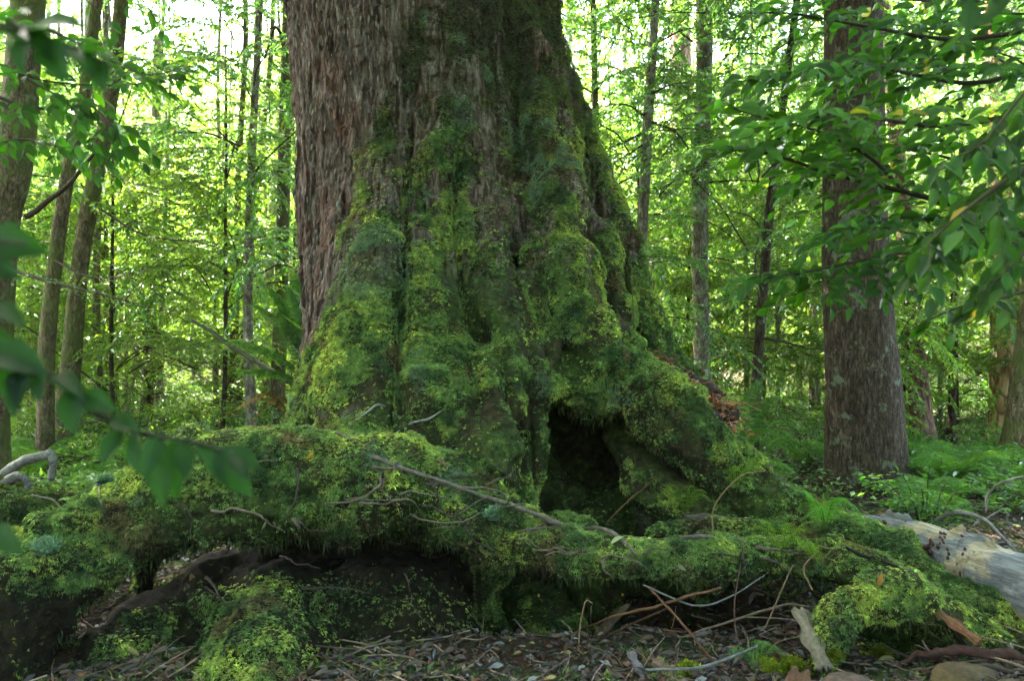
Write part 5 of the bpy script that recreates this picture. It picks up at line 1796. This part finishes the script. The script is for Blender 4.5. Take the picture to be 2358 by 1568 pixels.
s, _ = surf(1945, 1562)
lump('wood_knot', 'rounded grey-brown wood lump at the bottom edge right of the slab', 'wood', at(1950, 1590, 2.75), .085, (.17, .11, .08), 5, (1.1, .8, .6))
lump('wood_knot', 'mossy brown rounded lump at the bottom right corner', 'wood', at(2225, 1575, 2.8), .10, (.13, .09, .04), 6, (1.3, .9, .65))
wood_piece('surface_root', 'dark reddish root crossing the litter at the bottom right', 'root', [at(2070, 1530, 2.95), at(2150, 1505, 2.92), at(2230, 1500, 2.9), at(2400, 1530, 2.85)], [.006, .016, .018, .016], (.10, .045, .035), 9, 40, .25, seed=61)
wood_piece('surface_root', 'thin brown root beneath the reddish one at the bottom right', 'root', [at(2130, 1540, 2.85), at(2230, 1535, 2.83), at(2400, 1560, 2.8)], [.006, .010, .010], (.10, .07, .05), 7, 30, .2, seed=62)
for k, (a, b, lb) in enumerate([(1503, 1685 / 1.0 * .784, ''), ]):
    pass
for a, b, lb in ((1256, 1490 * .784 + 20, 'tiny yellow seed on the moss above the left end of the cavity'), (1145, 1270, 'tiny yellow seed hanging under the mossy shelf'), (1240, 1372, 'tiny yellow seed in the dark cavity, left one'), (1433, 1370, 'tiny yellow seed in the dark cavity, right one')):
    s, nn = surf(a, b, .006)
    if s[1] > 3.6:
        s = at(a, b, 3.45)
    lump('seed', lb, 'seed', s, .007, (.5, .33, .05), 3, (.7, .7, 1), rough=.05)

# low rotten stump and debris behind the left end of the arch
RB = thing('rotten_stump', 'low mossy rotten stump at the left edge behind the arching root', 'stump', at(60, 1180, 3.9))
o = lump('stump_body', None, None, (0, 0, 0), .34, (.045, .032, .018), 71, (1.2, .7, .75), rough=.3)
o.parent = RB
o.location = (-.05, 0, -.12)
q = np.random.default_rng(72)
n = 9000
dirv = norm(q.normal(size=(n, 3)) + [0, -.2, .6])
p = dirv * .34 * np.array([1.2, .7, .75]) * (1 + .3 * fbm(dirv + 71, 1.6, 4, 71))[:, None]
mb = MB()
tufts(mb, p, dirv, q.uniform(.010, .022, n), palette(p + 3, n), 4, .6, .3)
o = mb.build('moss', M_MOSS, RB, False)
o.location = (-.05, 0, -.12)
o['kind'] = 'stuff'

# heap of dead fern and crumbling bark caught between the right buttresses
HB = at(1590, 930, 4.45)
HP = thing('debris_heap', 'heap of brown dead fern and rotten bark caught on the right buttress', 'debris', HB)
for k, (a, b, y, R) in enumerate([(1505, 862, 4.40, .07), (1560, 880, 4.4, .10), (1610, 905, 4.35, .10), (1655, 955, 4.3, .085), (1560, 925, 4.3, .08), (1520, 900, 4.3, .07), (1620, 965, 4.15, .07)]):
    o = lump('rotten_bark', None, None, (0, 0, 0), R, (.05, .028, .017), 80 + k, (1.2, .9, .7), rough=.6)
    o.parent = HP
    o.location = at(a, b, y) - HB
q = np.random.default_rng(88)
mb = MB()
n = 2600
k = q.random(n)
c = np.stack([at(1480 + 190 * t, 850 + 125 * t, 4.3) for t in k]) + q.normal(0, 1, (n, 3)) * [.05, .09, .055] - HB
L = q.uniform(.02, .06, n)
leaves(mb, c, q.normal(size=(n, 3)) * [1, 1, .5], q.normal(size=(n, 3)), L, L * q.uniform(.12, .35, n), np.array([.20, .09, .04]) * np.exp(q.normal(0, .5, (n, 1))), LITTER)
for k in range(40):
    t = q.random()
    p = at(1480 + 170 * t, 850 + 110 * t, 4.25) + q.normal(0, .04, 3) - HB
    e = p + norm(np.array([1, -.2, -.6]) + q.normal(0, .45, 3)) * q.uniform(.08, .32)
    add_tube(mb, smooth_path([p, (p + e) / 2 + q.normal(0, .02, 3), e], 6), q.uniform(.001, .003), 4, np.array([.26, .12, .06]) * q.uniform(.5, 1.4), 1, False)
o = mb.build('dead_fronds', [leaf_mat('dead_frond', .15, (1.2, .8, .4), .6, .004, fres=.06), M_WOOD], HP, False)
o['kind'] = 'stuff'

# ---- pale fallen log at right
LG = [(*at(1945, 1215, 4.0), .065), (*at(2040, 1232, 3.85), .085), (*at(2150, 1265, 3.65), .105), (*at(2250, 1310, 3.45), .125), (*at(2330, 1345, 3.3), .14), (*at(2480, 1400, 3.1), .16)]


def log_mat():
    m, t, N, L = new_mat("weathered_log")
    tc = N.new("ShaderNodeTexCoord")
    mp = N.new("ShaderNodeMapping")
    a, b = np.array(LG[0][:3]), np.array(LG[-1][:3])
    d = Vector(b - a).normalized()
    e = d.to_track_quat('X', 'Z').to_euler()
    mp.vector_type = 'TEXTURE'
    mp.inputs["Rotation"].default_value = e
    L.new(tc.outputs["Object"], mp.inputs[0])
    m2 = N.new("ShaderNodeMapping")
    m2.inputs["Scale"].default_value = (.12, 1, 1)
    L.new(mp.outputs[0], m2.inputs[0])
    g = noise_tex(t, m2.outputs[0], 45, 6, .7)
    h = noise_tex(t, mp.outputs[0], 4.5, 5, .6)
    k = noise_tex(t, mp.outputs[0], 14, 5, .7)
    grain = ramp(t, g, [(.3, (.05, .05, .052)), (.5, (.13, .13, .135)), (.68, (.27, .265, .26))])
    tan = ramp(t, g, [(.3, (.12, .085, .055)), (.5, (.26, .21, .14)), (.7, (.42, .36, .27))])
    col = mix(t, ramp(t, h, [(.54, g3(0)), (.58, g3(1))]), grain, tan)
    col = mix(t, ramp(t, k, [(.60, g3(0)), (.66, g3(.8))]), col, (.045, .05, .035))
    finish(t, col, .85, g, .012, .9, .25)
    return m


M_LOG = log_mat()
LO_ = np.array(LG[0][:3])
lg = thing('fallen_log', 'pale grey weathered log with dark red fungi lying at the right edge', 'log', LO_)
P = smooth_path(LG, 70)
ns = 34
th = np.arange(ns) * 2 * pi / ns
c = np.linspace(0, 1, 70)
Q3 = np.stack([np.cos(th)[None] + 0 * c[:, None], np.sin(th)[None] + 0 * c[:, None], c[:, None] * 8 + 0 * th[None]], -1).reshape(-1, 3)
RR = P[:, 3:4] * (1 + .22 * fbm(Q3, 1.1, 4, 91).reshape(70, ns))
V, F, G = tube(P[:, :3], RR, ns)
mb = MB()
mb.add(V, F)
mb.f.append(G.astype(np.int64))
mb.m.append(np.zeros(len(G), dtype=np.int32))
mb.build('trunk', M_LOG, lg, True, LO_)
T = norm(np.gradient(P[:, :3], axis=0))
for k, (ci, hgt, w) in enumerate([(17, .07, .06), (40, .08, .09)]):
    ctr = P[ci, :3] + np.array([0, 0, P[ci, 3] * .6])
    m, rows = 18, 7
    q = np.random.default_rng(95 + k)
    V = []
    tipz = q.uniform(.7, 1.1, m)
    for i in range(rows):
        t = i / (rows - 1)
        for j in range(m):
            a = j * 2 * pi / m
            rr = w * (1.25 - .7 * t)
            V.append(ctr + T[ci] * math.cos(a) * rr * 1.5 + np.array([0, 1, 0]) * math.sin(a) * rr * .5 + np.array([.15, 0, 1]) * hgt * t * (tipz[j] if i == rows - 1 else (.3 + .7 * (tipz[j] * t + 1 - t))))
    V.append(ctr + np.array([0, 0, hgt * .3]))
    F1 = [[i * m + j, i * m + (j + 1) % m, (i + 1) * m + (j + 1) % m, (i + 1) * m + j] for i in range(rows - 1) for j in range(m)]
    F2 = [[(rows - 1) * m + j, (rows - 1) * m + (j + 1) % m, rows * m] for j in range(m)]
    mb = MB()
    mb.add(np.array(V), np.array(F1))
    mb.f.append(np.array(F2))
    mb.m.append(np.zeros(m, dtype=np.int32))
    mb.build('broken_stub', M_LOG, lg, True, LO_)
FUN = attr_mat("dark_red_fungus", .6, 40, .002, .3)
q = np.random.default_rng(97)
fm = None
for k in range(80):
    ci = int(q.choice([q.integers(5, 50), q.integers(22, 38)]))
    A = norm(np.cross(T[ci], [0, 0, 1.0]))
    if A[1] > 0:
        A = -A
    ang = q.normal(.55, .4)
    nn = norm(A * math.cos(ang) + np.array([0, 0, 1.0]) * math.sin(ang))
    p = P[ci, :3] + nn * P[ci, 3] * 1.0
    if fm is None:
        m = 12
        V = [(0, 0, 0)] + [(math.cos(a) * .0115, math.sin(a) * .0085, .004 * math.sin(2 * a)) for a in np.arange(m) * 2 * pi / m] + [(math.cos(a) * .009, math.sin(a) * .007, -.006) for a in np.arange(m) * 2 * pi / m] + [(0, 0, -.012)]
        V[0] = (0, 0, .004)
        F = [[0, 1 + j, 1 + (j + 1) % m] for j in range(m)] + [[1 + j, 1 + m + j, 1 + m + (j + 1) % m] for j in range(m)] + [[1 + j, 1 + m + (j + 1) % m, 1 + (j + 1) % m] for j in range(m)] + [[1 + m + j, 2 * m + 1, 1 + m + (j + 1) % m] for j in range(m)]
        mb = MB()
        mb.add(np.array(V), np.array(F), (.04, .009, .008))
        fm = mb.mesh('fungus', FUN)
    o = bpy.data.objects.new('fungus', fm)
    link(o, lg)
    o.location = p - LO_
    o.rotation_euler = Vector(nn * .6 + np.array([0, -.5, .3])).to_track_quat('Z', 'X').to_euler()
    s_ = q.uniform(.55, 1.2)
    o.scale = (s_, s_, s_)

# ---- little seedling and a few fallen leaves lying on the moss
s = at(168, 1190, 3.3)
r = np.random.default_rng(99)
t = thing('seedling', 'tiny two-leaved green seedling behind the arching root', 'plant', s)
mb = MB()
add_tube(mb, smooth_path([s - [0, 0, .05], s + [.004, 0, .02], s + [0, 0, .07]], 8), .0018, 5, (.08, .12, .03), 0)
mb.build('stem', M_TWIG, t, True, s)
mb = MB()
tp = s + [0, 0, .07]
leaves(mb, [tp] * 3, np.array([[-1, 0, .05], [1, -.1, .12], [.1, -.6, -.6]]), np.array([[0, -.4, 1.0]] * 3), np.array([.065, .065, .05]), np.array([.026, .026, .028]), np.array([[.09, .22, .03]] * 3), LEAF_F)
mb.build('leaves', M_LEAF_NEAR, t, True, s)
q = np.random.default_rng(101)
FL = [(1130, 1270, 'tan curled leaf hanging at the edge of the shelf', (.25, .18, .11)), (1345, 1295, 'small brown leaf on the mossy shelf', (.25, .12, .07)), (320, 1520, 'tan leaf on the dark buried base at left', (.3, .24, .14)),
      (255, 1128, 'small yellow leaf on the arching root', (.6, .5, .12)), (440, 1325, 'narrow dead leaf on the dark base under the arch', (.2, .12, .07)), (2020, 1355, 'small orange leaf at the top of the burrow', (.35, .13, .04)),
      (1795, 1512, 'red-orange leaf in the litter by the slab', (.42, .08, .02)), (1235, 1060, 'pale leaf scrap at the left lip of the cave', (.3, .28, .2)), (1000, 1058, 'brown leaf stuck on the apron moss', (.2, .12, .08)),
      (1560, 1300, 'grey leaf lying on the right shelf', (.28, .25, .24)), (700, 1060, 'brown leaf on top of the arching root', (.2, .12, .07)), (1405, 1255, 'pale lichen-spotted leaf on the shelf', (.3, .32, .27))]
for a, b, lb, cl in FL:
    s, nn = surf(a, b, .012)
    mb = MB()
    L = q.uniform(.04, .065)
    leaves(mb, [[0, 0, 0]], [q.normal(0, 1, 3) * [1, .4, .8]], [nn + q.normal(0, .3, 3)], L, L * .4, np.array([cl]), LEAF_F)
    o = mb.build('fallen_leaf', M_LEAF_NEAR, None, True)
    o.location = s
    tag(o, lb, 'leaf')

# ---- thin haze in the air of the wood
hz = MB()
x0, x1, y0, y1, z0, z1 = -160, 160, -70, 195, -3.5, 48
V = np.array([(x, y, z) for z in (z0, z1) for y in (y0, y1) for x in (x0, x1)])
hz.add(V, np.array([(0, 2, 3, 1), (4, 5, 7, 6), (0, 1, 5, 4), (2, 6, 7, 3), (0, 4, 6, 2), (1, 3, 7, 5)]))
hm, t, N, L_ = new_mat("haze")
pv = N.new("ShaderNodeVolumePrincipled")
pv.inputs["Color"].default_value = (.92, 1.0, .88, 1)
pv.inputs["Density"].default_value = .0003
oo = N.new("ShaderNodeOutputMaterial")
L_.new(pv.outputs[0], oo.inputs["Volume"])
o = hz.build('haze', hm, None, False)
tag(o, kind='stuff')
